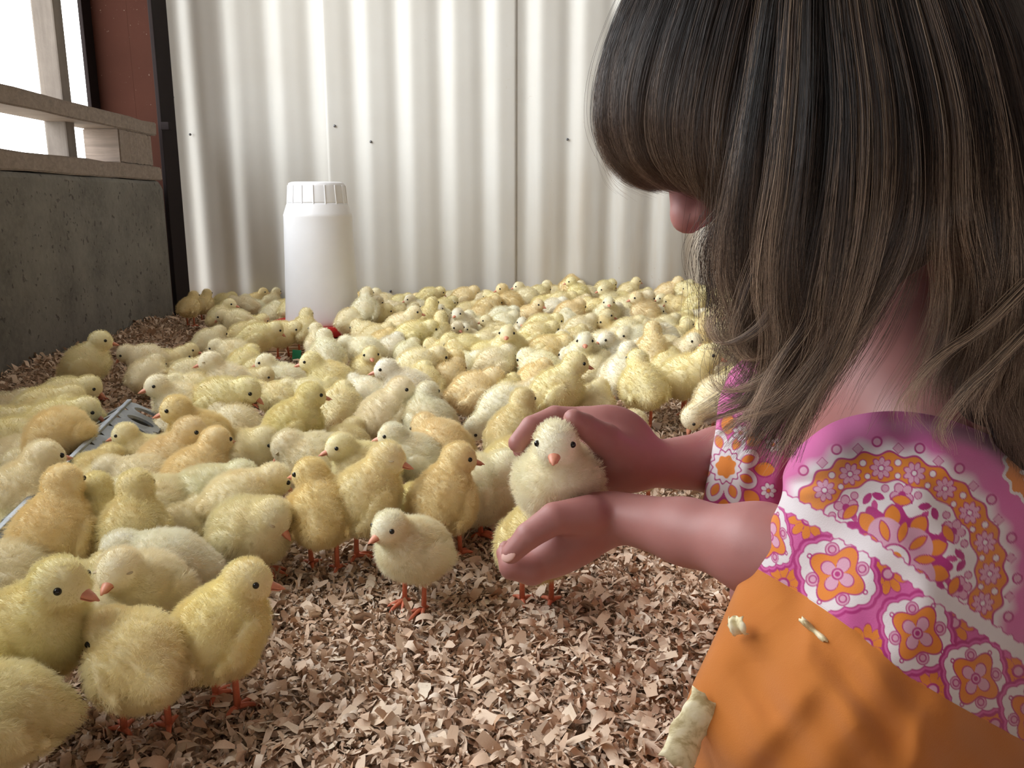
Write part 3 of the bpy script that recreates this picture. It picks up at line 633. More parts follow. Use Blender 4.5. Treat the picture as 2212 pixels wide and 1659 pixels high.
# body centre in the photograph, pose, heading (0 = to the right, 90 = away, 180 = to the left, 270 = towards the lens), size, tone, label
FRONT = [
(-5,1560,'B0',200,1.05,'y','chick cut off by the bottom left corner of the photo'),
(80,1385,'A0',-12,1.2,'y','tall yellow chick facing right at the left edge, behind the corner chick'),
(303,1440,'F+',128,1.08,'y','nearest chick bending its head to the left, standing on the bare shavings'),
(478,1375,'B-',66,1.1,'y','upright yellow chick with legs apart looking right, right of the nearest bending chick'),
(312,1292,'B0',266,1.1,'p','drowsy cream chick facing the lens with its beak hanging down'),
(355,1240,'F0',182,1.08,'w','white-backed chick leaning left behind the drowsy cream chick'),
(188,1305,'E0',60,1.0,'p','pale round chick between the tall left chick and the drowsy one'),
(50,1245,'F0',192,1.0,'p','pale chick with its beak at the left edge, above the tall chick'),
(542,1160,'E0',-22,1.12,'p','sleepy fluffy chick with shut eyes facing right at the front of the flock'),
(892,1200,'B0',232,1.0,'w','small white chick facing the lens alone at the front of the flock'),
(695,1115,'B+',98,1.08,'a','amber-winged chick with its head tucked left and a shaving on its side'),
(795,1085,'A-',48,1.12,'y','big upright yellow chick behind and left of the small white chick'),
(905,1115,'D0',22,1.1,'y','yellow chick with folded wing just behind the small white chick'),
(962,1085,'A-',75,1.08,'a','amber-necked chick looking away right of the one with folded wing'),
(1035,1065,'E0',8,1.25,'w','large whitish chick asleep with its head tucked, left of the cupped hands'),
(788,1022,'B0',212,1.0,'p','cream chick with white breast and pink beak looking left in the middle'),
(900,1000,'B0',188,1.0,'w','white-headed chick with a large open pink beak'),
(950,975,'F0',128,1.1,'a','amber chick seen from behind next to the open-beaked one'),
(925,915,'B-',128,1.05,'w','white-backed chick twisting its yellow head to the right'),
(835,905,'B-',60,1.12,'p','pale chick seen from behind in front of the white left-facing chick'),
(880,850,'B0',190,1.1,'w','white chick facing left with a shaving in its beak'),
(735,890,'E0',88,1.1,'y','round cream chick seen from behind above red feet'),
(788,862,'E0',150,1.0,'w','whitish chick back between the round cream chick and the shaving eater'),
(668,868,'F0',188,1.0,'p','pale chick pecking left behind the upright greenish-yellow chick'),
(606,872,'F0',182,.95,'y','yellow chick beak to beak with the long yellow chick'),
(482,882,'F0',-6,1.2,'y','long stretched yellow chick reaching right to another beak'),
(638,928,'A0',28,1.1,'y','upright greenish-yellow chick looking right in the centre left'),
(680,1010,'E0',185,1.2,'p','large cream chick dozing with its head sunk, centre of the flock'),
(748,975,'E0',75,1.0,'p','pale chick back behind the white-breasted cream chick'),
(505,920,'E0',168,1.0,'p','white-rumped chick right of the amber stretching chick'),
(430,955,'A0',198,1.1,'a','amber chick stretching its neck and looking left by the metal feeder'),
(368,1015,'A0',8,1.08,'a','golden chick sitting upright beside the feeder, head turned right'),
(425,1040,'B0',60,1.08,'a','golden-headed chick seen from behind, front of the feeder end'),
(528,992,'E0',0,1.08,'p','pale chick with dark shadowed side right of the golden ones'),
(450,1085,'F0',28,1.08,'w','white chick with shut eye leaning right, centre left'),
(525,1098,'F0',40,1.08,'p','pale chick stretching away right behind the sleepy front chick'),
(315,1055,'F0',184,1.08,'p','chick arching over with an open orange beak, rear one of the arched pair'),
(345,1115,'F0',190,1.1,'p','chick arching left with black eye showing, front one of the arched pair'),
(285,1160,'A0',100,1.08,'y','yellow chick seen from behind below the arched pair'),
(222,1160,'A0',122,1.0,'y','yellow chick squeezed between two chicks seen from behind at left'),
(392,1160,'E0',62,1.02,'p','ruffled pale chick seen from behind left of the sleepy front chick'),
(115,1170,'A0',92,1.15,'a','large chick with golden nape seen from behind at far left'),
(35,1095,'B0',60,1.2,'p','big pale chick at the left edge beside the trough'),
(128,990,'C0',262,1.08,'a','large amber chick bowing its head down into the trough'),
(240,1010,'E0',30,1.0,'p','shadowed pale chick below the metal feeder lid'),
(312,1000,'E0',0,.95,'p','small pale chick leaning on the lower edge of the metal feeder'),
(305,1000,'A0',192,.9,'p','cream chick looking left over the holes of the metal feeder'),
(322,888,'B0',222,1.05,'p','cream chick gazing down left just behind the metal feeder'),
(225,915,'B0',266,.95,'y','yellow chick staring straight at the lens behind the feeder'),
(335,925,'E0',120,.9,'p','pale chick back touching the far end of the metal feeder'),
(140,920,'F0',14,1.1,'y','yellow chick looking right, left of the staring chick'),
(100,895,'F0',16,1.1,'y','middle one of three yellow chicks stacked at the feeder, facing right'),
(145,868,'F0',10,1.05,'y','rearmost of three yellow chicks at the feeder, facing right'),
(192,792,'A0',14,1.1,'y','lone yellow chick standing on the litter bank by the concrete wall'),
(15,900,'E0',28,1.0,'p','topmost pale chick at the left edge below the litter bank'),
(12,935,'F0',0,1.0,'y','shaded yellow chick head at the left edge'),
(40,960,'F0',192,1.0,'y','yellow chick looking left out of the photo beside the trough'),
(60,1010,'E0',20,1.1,'p','wide pale chick at the left edge behind the bowing amber chick'),
(330,785,'F0',200,1.0,'p','pale chick facing left in the small group on the open litter'),
(355,798,'E0',30,1.0,'y','yellow chick back behind the left-facing one on open litter'),
(322,818,'E0',80,1.0,'p','pale chick seen from behind in the small group on open litter'),
(388,793,'D0',0,.95,'y','yellow chick resting and looking right near open litter'),
(412,818,'E0',30,1.0,'p','pale chick lying in front of the resting yellow one'),
(455,745,'E0',58,1.0,'p','chick standing alone on red feet with its head hidden, left of the drinker'),
(505,772,'F0',182,.98,'p','pale chick pecking at the red feet of the chick on the left'),
(532,792,'E0',80,1.0,'y','yellow chick seen from behind below the pecking pale one'),
(480,690,'B-',60,1.0,'y','chick standing at the edge of the bare litter near the dark corner'),
(410,668,'B0',80,.9,'a','leftmost chick in the shade where wall and concrete meet'),
(440,662,'B0',82,.9,'a','second chick in the shade of the dark corner'),
(486,658,'E0',30,.95,'y','chick against the white wall right of the dark corner pair'),
(528,665,'F0',190,.95,'p','left one of the chicks huddled between corner and drinker'),
(550,668,'D0',198,.95,'w','white-faced chick looking left beside the drinker'),
(578,645,'D0',0,.95,'a','amber chick looking right against the wall behind the drinker group'),
(606,648,'D0',60,.95,'p','pale chick half behind the white drinker'),
(615,668,'D0',10,.9,'y','bright yellow chick touching the left side of the drinker'),
(592,684,'E0',90,1.05,'w','plump whitish chick seen from behind left of the drinker'),
(512,700,'F0',194,1.0,'p','cream chick bent left in front of the huddle by the drinker'),
(548,712,'E0',30,.95,'y','yellow back in front of the huddle left of the drinker'),
(560,735,'F0',18,1.05,'y','yellow chick walking toward the red tray'),
(528,728,'E0',40,.95,'y','yellow chick behind the one walking to the tray'),
(610,728,'F0',-14,1.0,'y','chick pecking at the tray in front of the drinker'),
(658,718,'B0',92,1.02,'y','round chick drinking at the front of the white drinker'),
(640,698,'E0',70,.95,'y','chick squeezed behind the round one at the drinker'),
(692,752,'B0',120,.95,'p','rear one of two pale chicks climbing at the board stack'),
(706,775,'B0',110,1.05,'w','white-backed chick stretching up at the board stack'),
(735,716,'E0',60,1.0,'p','pale chick at the right side of the red tray'),
(768,694,'A0',88,1.05,'w','tall pale chick with a shaving on its back right of the drinker'),
(745,692,'E0',60,.95,'y','chick back touching the right side of the drinker'),
(785,765,'F0',186,1.02,'w','white chick looking left just right of the drinker boards'),
(797,802,'D0',288,1.05,'y','yellow chick resting upright facing the lens, eyes shut'),
(610,825,'D0',190,1.05,'w','white chick with large black eye lying in the open centre left'),
(490,835,'A0',198,1.05,'p','pale chick raising its head and looking left'),
(548,836,'E0',0,.9,'y','yellow chick tucked behind the white black-eyed chick'),
(556,808,'C0',196,.8,'y','small yellow chick pecking left above the white black-eyed one'),
(428,855,'F0',188,1.02,'p','cream chick bending left over the litter'),
(715,830,'B0',190,1.05,'y','cream chick with pink beak looking left in the centre'),
(905,800,'F0',25,1.1,'p','pale chick leaning behind the orange-necked chick'),
(942,800,'F0',-4,1.05,'a','orange-necked chick looking right across the crowd'),
(968,826,'E0',60,1.05,'a','amber chick standing with wing forward below the orange neck'),
(912,838,'E0',88,1.05,'y','cream chick seen from behind beside the amber one'),
(1005,800,'E0',0,.95,'w','pale round chick back right of the amber pair'),
(1070,795,'E0',35,1.1,'p','smooth pale chick resting head right in the crowd centre'),
(1030,855,'E0',18,1.15,'a','broad amber chick standing on red feet behind the bare patch'),
(1095,858,'F0',70,.9,'y','chick with head turned away right of the broad amber one'),
(1085,890,'C0',212,1.05,'w','white-backed chick pecking down left of the raised hand'),
(1112,940,'A0',62,1.05,'y','pale yellow chick peering up under the raised fingertips'),
(1138,872,'E0',50,1.0,'p','pale chick right behind the raised fingers'),
(1208,850,'A0',8,1.15,'y','yellow chick with beak pointing up just above the raised hand'),
(1282,878,'E0',60,1.0,'p','cream chick resting right behind the knuckles of the raised hand'),
(1165,805,'E0',150,1.1,'w','white-rumped chick left of the one with raised beak'),
(1160,830,'E0',60,1.05,'a','amber-bellied chick touching the one with raised beak'),
(1225,800,'D0',255,1.0,'w','whitish chick facing the lens behind the raised beak'),
(1284,808,'E0',55,1.05,'p','ruffled cream chick standing at the edge of the bare patch'),
(1345,815,'B0',68,1.1,'w','big whitish chick seen from behind, left of the amber-crested one'),
(1388,842,'B0',98,1.15,'y','large ruffled chick seen from behind on orange legs'),
(1482,820,'B0',-25,1.2,'y','large cream chick bowing right near the sleeve'),
(1552,868,'C0',205,1.1,'p','chick pecking the litter beside the pink sleeve'),
(1375,1000,'B0',92,1.1,'p','chick hidden behind the forearm with legs showing below it'),
(1112,1010,'B0',10,1.05,'y','chick standing behind the held chick on one red foot'),
(1160,1180,'B0',85,1.1,'y','yellow chick standing behind the cupped lower hand'),
(170,1090,'E0',35,1.05,'p','pale chick crammed between the bowing amber chick and the arched pair'),
(75,1045,'E0',150,1.0,'p','pale chick back just below the bowing amber chick at the trough'),
(8,1185,'E0',70,1.05,'p','shaded pale chick at the left edge above the dark trough end'),
(205,1045,'F0',80,1.0,'y','yellow chick feeding at the near side of the metal lid'),
]
BACK = [
(780,652,'D0',0,.95,'a'),(792,668,'F0',184,.9,'y'),(830,655,'D0',196,1,'p'),(820,640,'D0',200,.9,'y'),(866,660,'E0',20,.95,'y'),(885,658,'E0',0,.9,'a'),(930,645,'F0',8,1,'y'),(942,660,'D0',190,.9,'a'),(905,672,'D0',194,1,'w'),
(1005,648,'E0',10,1.15,'a'),(972,650,'E0',30,.9,'p'),(1040,652,'E0',60,.9,'p'),(1055,672,'E0',40,1.1,'a'),(790,694,'E0',30,1,'p'),(835,695,'F0',4,1.05,'y'),(855,676,'E0',150,.9,'p'),(885,692,'D0',60,.95,'p'),(925,695,'A0',70,1.05,'y'),(958,688,'D0',252,.85,'w'),(982,676,'D0',250,.85,'w'),(1000,706,'B0',246,.95,'w'),(965,668,'E0',30,1,'y'),(1010,678,'E0',20,.95,'y'),(1040,690,'E0',60,1.1,'a'),
(1100,655,'A0',196,1.05,'a'),(1070,655,'E0',160,1,'y'),(1140,640,'B0',180,1,'p'),(1165,640,'E0',30,1,'y'),(1145,685,'D0',-35,1.05,'a'),(1085,690,'F0',10,.95,'w'),(1035,712,'D0',192,1,'w'),(1072,722,'D0',186,.95,'y'),(1090,705,'E0',20,1,'w'),(1128,722,'D0',268,.9,'w'),(1105,755,'B0',264,1.1,'p'),(1160,732,'F0',14,1.05,'y'),(1180,712,'F0',8,1.05,'y'),
(805,712,'E0',20,.95,'y'),(838,713,'E0',160,.9,'y'),(868,710,'B0',0,1.05,'p'),(895,732,'F0',12,1.1,'y'),(930,712,'E0',40,.9,'y'),(948,728,'A0',80,1,'y'),(978,738,'D0',-62,1,'p'),(1012,738,'D0',250,.9,'w'),(815,735,'E0',10,1,'y'),(790,728,'E0',150,1,'p'),(850,765,'E0',75,1.05,'w'),(880,772,'E0',70,.95,'w'),(912,748,'D0',12,1,'p'),(1005,768,'E0',188,1.15,'y'),(1048,752,'F0',20,.95,'p'),(985,778,'E0',100,1,'y'),(828,748,'E0',60,.95,'a'),(1040,775,'E0',10,1,'y'),(955,770,'E0',170,.95,'y'),(1060,738,'E0',30,.9,'y'),
(1225,618,'E0',88,1.15,'a'),(1248,634,'A0',186,1,'y'),(1192,632,'D0',188,1,'p'),(1212,648,'F0',6,1,'y'),(1235,652,'D0',14,1,'a'),(1270,640,'D0',192,1,'p'),(1290,622,'E0',10,.95,'y'),(1315,640,'A0',190,1,'p'),(1322,622,'D0',12,.95,'y'),(1345,645,'F0',190,1.05,'y'),(1375,655,'E0',20,1.25,'p'),(1392,640,'E0',60,1.05,'y'),(1445,638,'D0',0,1.1,'a'),(1475,636,'E0',20,1,'p'),(1500,640,'E0',160,1,'y'),(1512,658,'A0',8,1.05,'y'),(1545,648,'E0',30,1,'y'),(1458,658,'E0',170,1.05,'a'),(1452,670,'D0',192,1,'p'),(1392,680,'A0',192,1.1,'a'),(1350,668,'E0',0,1.15,'p'),
(1172,665,'E0',30,1,'y'),(1198,670,'E0',10,1,'w'),(1232,682,'E0',30,1.15,'a'),(1258,660,'E0',60,1,'p'),(1290,668,'E0',160,1,'y'),(1312,682,'B0',268,1.05,'w'),(1280,688,'E0',90,.9,'y'),(1350,695,'D0',215,1.1,'w'),(1420,700,'D0',262,1.05,'w'),(1440,712,'E0',30,1,'p'),(1412,722,'E0',200,1,'p'),(1470,705,'E0',40,1,'y'),(1500,700,'E0',20,1,'w'),(1505,718,'E0',160,1,'y'),(1542,700,'E0',30,1.1,'y'),(1560,682,'E0',0,1.1,'p'),(1525,672,'E0',60,1.05,'y'),(1575,655,'E0',0,1,'y'),
(1222,705,'E0',85,1.1,'w'),(1200,728,'E0',100,.9,'p'),(1255,718,'E0',30,1.1,'p'),(1285,715,'D0',4,1.1,'y'),(1325,728,'D0',192,1.05,'a'),(1358,722,'E0',20,1.1,'p'),(1378,742,'F0',205,1.05,'w'),(1245,742,'E0',60,1,'y'),(1430,735,'E0',230,1.05,'w'),(1462,735,'D0',20,1,'y'),(1238,762,'D0',200,1,'w'),(1262,778,'B0',268,1.1,'w'),(1305,755,'E0',30,1.15,'p'),(1338,775,'B0',205,1.05,'w'),(1408,765,'A0',85,1.1,'a'),(1472,775,'B0',-58,1.05,'p'),(1440,760,'E0',180,.95,'p'),(1510,755,'A0',55,1.1,'a'),(1545,745,'E0',20,1.1,'p'),(1378,785,'E0',70,1.1,'w'),
(1175,768,'F0',2,1.05,'a'),(1150,795,'D0',10,1.05,'y'),(1195,760,'E0',40,1,'y'),(1130,755,'E0',60,.95,'y'),(1120,775,'E0',20,1,'y'),(1530,790,'E0',40,1.05,'p'),(1580,795,'D0',188,1.1,'p'),(1440,800,'E0',70,1.05,'y'),(1605,830,'E0',20,1.1,'y'),
(1590,680,'E0',20,1.1,'y'),(1600,712,'D0',200,1.1,'p'),(1570,730,'E0',60,1.05,'w'),(1620,745,'E0',10,1.1,'y'),(1650,765,'D0',200,1.1,'p'),(1640,700,'E0',40,1.1,'y'),(1610,655,'E0',30,1,'p'),(1650,660,'E0',200,1,'y'),(1680,690,'E0',20,1.1,'p'),(1690,730,'E0',30,1.1,'y'),(1580,765,'E0',170,1.1,'y'),(1720,660,'E0',20,1,'y'),(1740,700,'E0',90,1.1,'p'),(1650,800,'E0',60,1.1,'p'),(1700,780,'E0',0,1.1,'y'),
]
zone_rows = [(0, 652, 'at the wall'), (652, 690, 'in the rearmost rows'), (690, 730, 'in the middle rows'), (730, 770, 'ahead of the middle'), (770, 2000, 'near the crowd front')]
zone_cols = [(0, 850, 'right of the drinker'), (850, 960, 'away from the drinker'), (960, 1080, 'left of the raised hand'), (1080, 1200, 'above the fingertips'), (1200, 1310, 'above the held chick'), (1310, 1420, 'above the wrist'), (1420, 1530, "below the girl's nose"), (1530, 3000, "behind the girl's hair tips")]
TW = {'y': 'yellow', 'p': 'cream', 'w': 'whitish', 'a': 'amber'}
def heading(k, yaw):
    a = yaw % 360
    return 'facing right' if a < 40 or a > 320 else 'seen from behind' if a < 140 else 'facing left' if a < 225 else 'facing the lens'
rows = []
for i, c in enumerate(FRONT): rows.append([*c[:6], c[6], 'flock of day-old chicks', i])
tmp = {}
for i, c in enumerate(BACK):
    zr = next(t for a, b_, t in zone_rows if a <= c[1] < b_); zc = next(t for a, b_, t in zone_cols if a <= c[0] < b_)
    lab = (TW[c[5]], heading(c[2], c[3]), zr, zc); tmp.setdefault(lab, []).append(i)
ORD = ['leftmost', 'second from left', 'third from left', 'fourth from left', 'fifth from left', 'sixth from left']
BL = {}
for lab, ids in tmp.items():
    ids.sort(key=lambda i: BACK[i][0])
    for k, i in enumerate(ids):
        base = ('%s chick %s %s %s' % lab).replace(' at the wall behind', ' at wall behind').replace('in the rearmost rows', 'in rearmost rows').replace('in the middle rows', 'in middle rows')
        base = ' '.join(base.replace('chick facing the lens', 'chick').split()[:13]) if len(base.split()) > 13 else base
        BL[i] = base if len(ids) == 1 else ('%s %s' % (ORD[k], base)).replace('chick', 'chick', 1)
for i, c in enumerate(BACK): rows.append([*c[:6], BL[i], 'flock of day-old chicks', 200 + i])
pos = []
for r in rows: r[4] *= float(np.interp(r[1], [640, 740, 820, 1000, 1150, 1300], [1.01, 1.04, 1.03, .98, .96, .94]))
for r in rows:
    hc_ = HC[r[2][0]] * r[4]; p = on_plane(r[0], r[1], hc_)
    for _ in range(3): p = on_plane(r[0], r[1], hc_ + float(ground(p[0], p[1])))
    pos.append(p[:2])
pos = np.array(pos); scs = np.array([r[4] for r in rows])
tx = np.array([[WX, WY]])
for it in range(40):                                    # let crowded bodies settle apart along the floor
    d = pos[:, None] - pos[None]; dist = np.linalg.norm(d, axis=2) + np.eye(len(pos)) * 9
    mn = .042 * (scs[:, None] + scs[None]) / 2
    push = np.clip(mn - dist, 0, None)[..., None] * d / dist[..., None] * .25
    push[..., 0] *= .35; pos += push.sum(1)
    dd = pos - tx; r_ = np.linalg.norm(dd, axis=1); m = r_ < .150; pos[m] += dd[m] / r_[m][:, None] * (.150 - r_[m])[:, None] * .5
    for s_ in (.0, .05, .10, .15):
        fp = (a0 + dv / FL_ * s_)[:2]; dd = pos - fp; r_ = np.linalg.norm(dd, axis=1); m = r_ < .066; pos[m] += dd[m] / r_[m][:, None] * (.066 - r_[m])[:, None] * .6
    pos[:, 1] = np.minimum(pos[:, 1], WALLY - .052)
    wd = wall_dist(pos[:, 0], pos[:, 1]); m = wd < .045; pos[m] += WN[:2] * (.045 - wd[m])[:, None]
CLOSED = {8, 4, 11, 14, 27, 34, 91}
for (r, q) in zip(rows, pos):
    near = np.hypot(q[0], q[1]) < 1.15
    z = float(ground(q[0], q[1])) + .0065
    on_board = abs(q[0] - WX) < .15 and abs(q[1] - WY) < .14
    if on_board: z = GZ + .034
    if r[8] == 43: z += .02
    k = r[2]
    chick((q[0], q[1], z), k, r[3], r[4], r[5], near, r[6], r[7], r[8], closed=r[8] in CLOSED)
# ------------------------------------------------------------------ the girl: one continuous skin, garment, hair
def mat_skin():
    t = NT('child_skin'); v = t.coord(); n = t.noise(v, 18, 4, .6); f = t.noise(v, 700, 3, .6)
    c = t.mix(t.ramp(n, [(.35, 0), (.7, 1)]), (.335, .14, .128), (.39, .175, .158))
    return t.bsdf(c, .5, t.bump(f, .12, .0004), **{'Subsurface Weight': .18, 'Subsurface Radius': (.012, .004, .002), 'Specular IOR Level': .4})
M['skin'] = mat_skin()
def mat_cloth():
    t = NT('printed_cotton'); a = t.n('Attribute', attribute_name='print'); v = t.coord(); wv = t.noise(v, 1400, 2); n = t.noise(v, 40, 3)
    c = t.mix(t.math('MULTIPLY', n, .12), a.outputs['Color'], (.30, .05, .06))
    return t.bsdf(c, .85, t.bump(t.math('ADD', wv, t.math('MULTIPLY', n, .6)), .25, .0006), **{'Sheen Weight': .25, 'Specular IOR Level': .2})
M['cloth'] = mat_cloth()
GIRL = P(2150, 1500, .60); GIRL[2] = 0.0
girl = empty('person', (0, 0, 0), 'young child in pink and orange printed dress crouching, a chick cupped in both hands', 'person')
Fh = RT * -math.cos(R_(38)) + UP * -math.sin(R_(38)) + FWD * .10; Uh = UP * math.cos(R_(38)) + RT * -math.sin(R_(38))
HRG = frame(Fh, Uh); NOSE = np.array([.1085, 0, -.034]); HC0 = P(1464, 494, .505) - HRG @ NOSE
def H(f, s, u): return HC0 + HRG @ np.array([f, s, u])
sk = [Ell(H(-.012, 0, .020), (.088, .070, .078), HRG), Ell(H(.030, 0, -.035), (.052, .055, .060), HRG, .02), Ell(H(.055, 0, -.086), (.020, .022, .016), HRG, .02),
      Ell(H(.048, 0, .028), (.040, .054, .046), HRG, .02)]
for s in (1, -1):
    sk += [Cap(H(0, s * .038, -.052), H(.048, s * .012, -.088), .020, .013, .02), Ell(H(.052, s * .033, -.040), (.024, .022, .024), HRG, .014)]
sk += [Cap(H(.081, 0, .004), H(.0975, 0, -.028), .0068, .0092, .007), Ell(H(.1000, 0, -.0325), (.0095, .0098, .0092), HRG, .005), Cap(H(.082, 0, -.03), H(.094, 0, -.036), .012, .008, .006)]
for s in (1, -1): sk += [Ell(H(.0925, s * .0085, -.0365), (.0075, .0052, .0058), HRG, .003), Ell(H(.091, s * .026, .0035), (.012, .013, .008), HRG, .008, True),
                         Ell(H(.0735, s * .027, .001), (.0125, .0135, .0115), HRG, .002), Cap(H(.089, s * .010, .015), H(.079, s * .040, .014), .003, .003, .006),
                         Ell(H(-.008, s * .069, -.018), (.016, .006, .027), HRG, .004)]
sk += [Ell(H(.0865, 0, -.0555), (.008, .017, .0048), HRG, .003), Ell(H(.0840, 0, -.0640), (.008, .014, .0050), HRG, .003),
       Ell(H(.097, 0, -.0455), (.004, .003, .005), HRG, .003, True)]
# neck, chest, belly, hips, bent legs
q = P
sk += [Cap(H(-.030, 0, -.070), q(1925, 800, .52), .039, .043, .02), Ell(q(2010, 1040, .545), (.085, .070, .085), None, .03), Cap(q(1960, 900, .53), q(2300, 1380, .60), .060, .080, .04),
       Cap(q(1925, 820, .52), q(2035, 955, .475), .040, .040, .02), Cap(q(1905, 820, .53), q(1775, 860, .635), .038, .032, .02),
       Cap(q(2300, 1400, .55), q(1715, 1560, .48), .060, .038, .02), Cap(q(1715, 1560, .48), q(2040, 1990, .50), .036, .026, .02),
       Cap(q(2250, 1380, .66), q(1700, 1290, .66), .058, .040, .02), Cap(q(1700, 1290, .66), q(2010, 1560, .69), .038, .026, .02)]
# near arm and the lower, palm-up hand
sk += [Cap(q(2035, 955, .475), q(1870, 1262, .440), .034, .027, .015), Cap(q(1870, 1262, .440), q(1640, 1187, .482), .0265, .0250, .012), Cap(q(1640, 1187, .482), q(1480, 1148, .520), .0250, .0185, .012),
       Cap(q(1480, 1148, .520), q(1335, 1115, .553), .0188, .0150, .012), Cap(q(1480, 1148, .53), q(1335, 1115, .566), .016, .0145, .010)]
sk += [Ell(q(1262, 1138, .562), (.026, .023, .0215), frame(q(1180, 1185, .56) - q(1330, 1115, .56), UP), .012), Ell(q(1205, 1180, .566), (.025, .027, .0185), frame(q(1180, 1195, .56) - q(1290, 1120, .56), UP), .012)]
def finger(pts, rad, k0=.004, k=.0015):
    out = []
    for i in range(len(pts) - 1): out.append(Cap(q(*pts[i]), q(*pts[i + 1]), rad[i], rad[i + 1], k0 if i == 0 else k))
    return out
sk += finger([(1175, 1205, .556), (1148, 1226, .550), (1108, 1222, .547), (1090, 1195, .556)], [.0122, .0115, .0092, .0058], .006)
sk += finger([(1180, 1200, .568), (1150, 1217, .565), (1110, 1216, .564), (1094, 1186, .571)], [.0115, .0108, .0088, .0058], .006)
sk += finger([(1188, 1192, .580), (1160, 1206, .579), (1124, 1205, .579), (1107, 1178, .584)], [.0110, .0102, .0082, .0055], .006)
sk += finger([(1205, 1178, .590), (1180, 1190, .590), (1150, 1188, .590), (1134, 1166, .594)], [.0100, .0090, .0072, .0050], .006)
sk += finger([(1272, 1112, .543), (1198, 1120, .534), (1142, 1157, .529), (1104, 1196, .530)], [.0130, .0104, .0086, .0066], .006, .0012)
# far arm and the upper, sheltering hand
sk += [Cap(q(1775, 860, .635), q(1715, 990, .665), .030, .027, .015), Cap(q(1715, 990, .665), q(1560, 995, .640), .0260, .0245, .012), Cap(q(1560, 995, .640), q(1398, 1004, .606), .0245, .0162, .012)]
ax = frame(q(1262, 905, .605) - q(1392, 1003, .606), FWD)
sk += [Ell(q(1325, 968, .603), (.034, .030, .0155), ax, .012), Ell(q(1330, 1015, .606), (.022, .015, .013), None, .012)]
sk += finger([(1292, 925, .606), (1258, 908, .607), (1198, 901, .602), (1148, 922, .595), (1118, 957, .588)], [.0120, .0098, .0082, .0078, .0068], .008)
sk += finger([(1292, 945, .612), (1262, 928, .616), (1205, 918, .616), (1155, 938, .611), (1126, 972, .604)], [.0115, .0095, .0082, .0076, .0064], .006)
sk += finger([(1300, 965, .616), (1272, 950, .623), (1218, 944, .626), (1170, 962, .622), (1142, 992, .615)], [.0110, .0090, .0078, .0072, .0060], .006)
sk += finger([(1310, 985, .616), (1285, 978, .626), (1242, 976, .632), (1205, 990, .629), (1182, 1012, .624)], [.0100, .0082, .0070, .0064, .0055], .006)
sk += finger([(1355, 985, .594), (1306, 948, .577), (1262, 920, .564), (1238, 905, .557)], [.0140, .0110, .0082, .0068], .009, .003)
body = sdf_mesh('body', sk, .0019); link('body', body, M['skin'], girl)
def blob(name, c, rad, R, mat, parent):
    b = bmesh.new(); bmesh.ops.create_uvsphere(b, u_segments=16, v_segments=10, radius=1); smooth_bm(b)
    bmesh.ops.transform(b, matrix=Matrix.Translation(c) @ Matrix(np.array(R).tolist()).to_4x4() @ Matrix.Diagonal((*rad, 1)), verts=b.verts); return link(name, b, mat, parent)
M['nail'] = simple('fingernail', (.72, .45, .40), .3, 200, .03, 0); M['lip'] = simple('lips', (.55, .2, .19), .5, 200, .1, .1)
nf = frame(q(1106, 1198, .534) - q(1142, 1160, .533), -FWD + UP * .4 - RT * .6)
blob('fingernail', q(1099, 1197, .5255), (.0058, .0046, .0016), nf, M['nail'], girl)
nf = frame(q(1238, 905, .557) - q(1262, 920, .564), FWD * -.4 + UP)
for s in (1, -1):
    bl = bmesh.new()
    for k in range(22):
        a = -.9 + 1.8 * k / 21; base = H(.0735 + .0128 * math.cos(a), s * (.027 + .0135 * math.sin(a)), -.0035); tip = base + HRG @ np.array([.0055 * math.cos(a), s * .003 * math.sin(a), -.0045])
        tube_bm([base, (base + tip) / 2 + HRG @ np.array([0, 0, -.001]), tip], [.0003, .00022, .00006], 4, bl)
    link('eyelash', bl, simple('eyelash_hair', (.03, .018, .012), .6), girl)

# ---- garment: control nets in (photo pixel, depth) turned into curved cloth with real thickness
def cr_resample(A, n):
    A = np.asarray(A, float); m = len(A); t = np.linspace(0, m - 1, n); i = np.clip(t.astype(int), 0, m - 2); f = (t - i).reshape([-1] + [1] * (A.ndim - 1))
    g = lambda j: A[np.clip(j, 0, m - 1)]
    p0, p1, p2, p3 = g(i - 1), g(i), g(i + 1), g(i + 2)
    p0 = np.where((i == 0).reshape(f.shape), 2 * p1 - p2, p0); p3 = np.where((i == m - 2).reshape(f.shape), 2 * p2 - p1, p3)
    return .5 * ((2 * p1) + (-p0 + p2) * f + (2 * p0 - 5 * p1 + 4 * p2 - p3) * f ** 2 + (-p0 + 3 * p1 - 3 * p2 + p3) * f ** 3)
PINK, MAG, ORG, LIL, WHT, DPK = [np.array(c) for c in ((.52, .105, .30), (.35, .025, .16), (.60, .19, .025), (.54, .29, .39), (.62, .575, .59), (.44, .06, .21))]
def vnoise(x, y, s, seed=0):
    a = np.sin(x / s + 1.7 * np.sin(y / s * .7 + seed)) * np.cos(y / s * 1.1 + 1.3 * np.sin(x / s * .8 + seed * 2)); return a * .5 + .5
def over(col, mask, c): mask = np.clip(mask, 0, 1)[..., None]; return col * (1 - mask) + c * mask
def sm(d, w=1.6): return np.clip(.5 - d / w, 0, 1)                  # 1 inside (d<0)
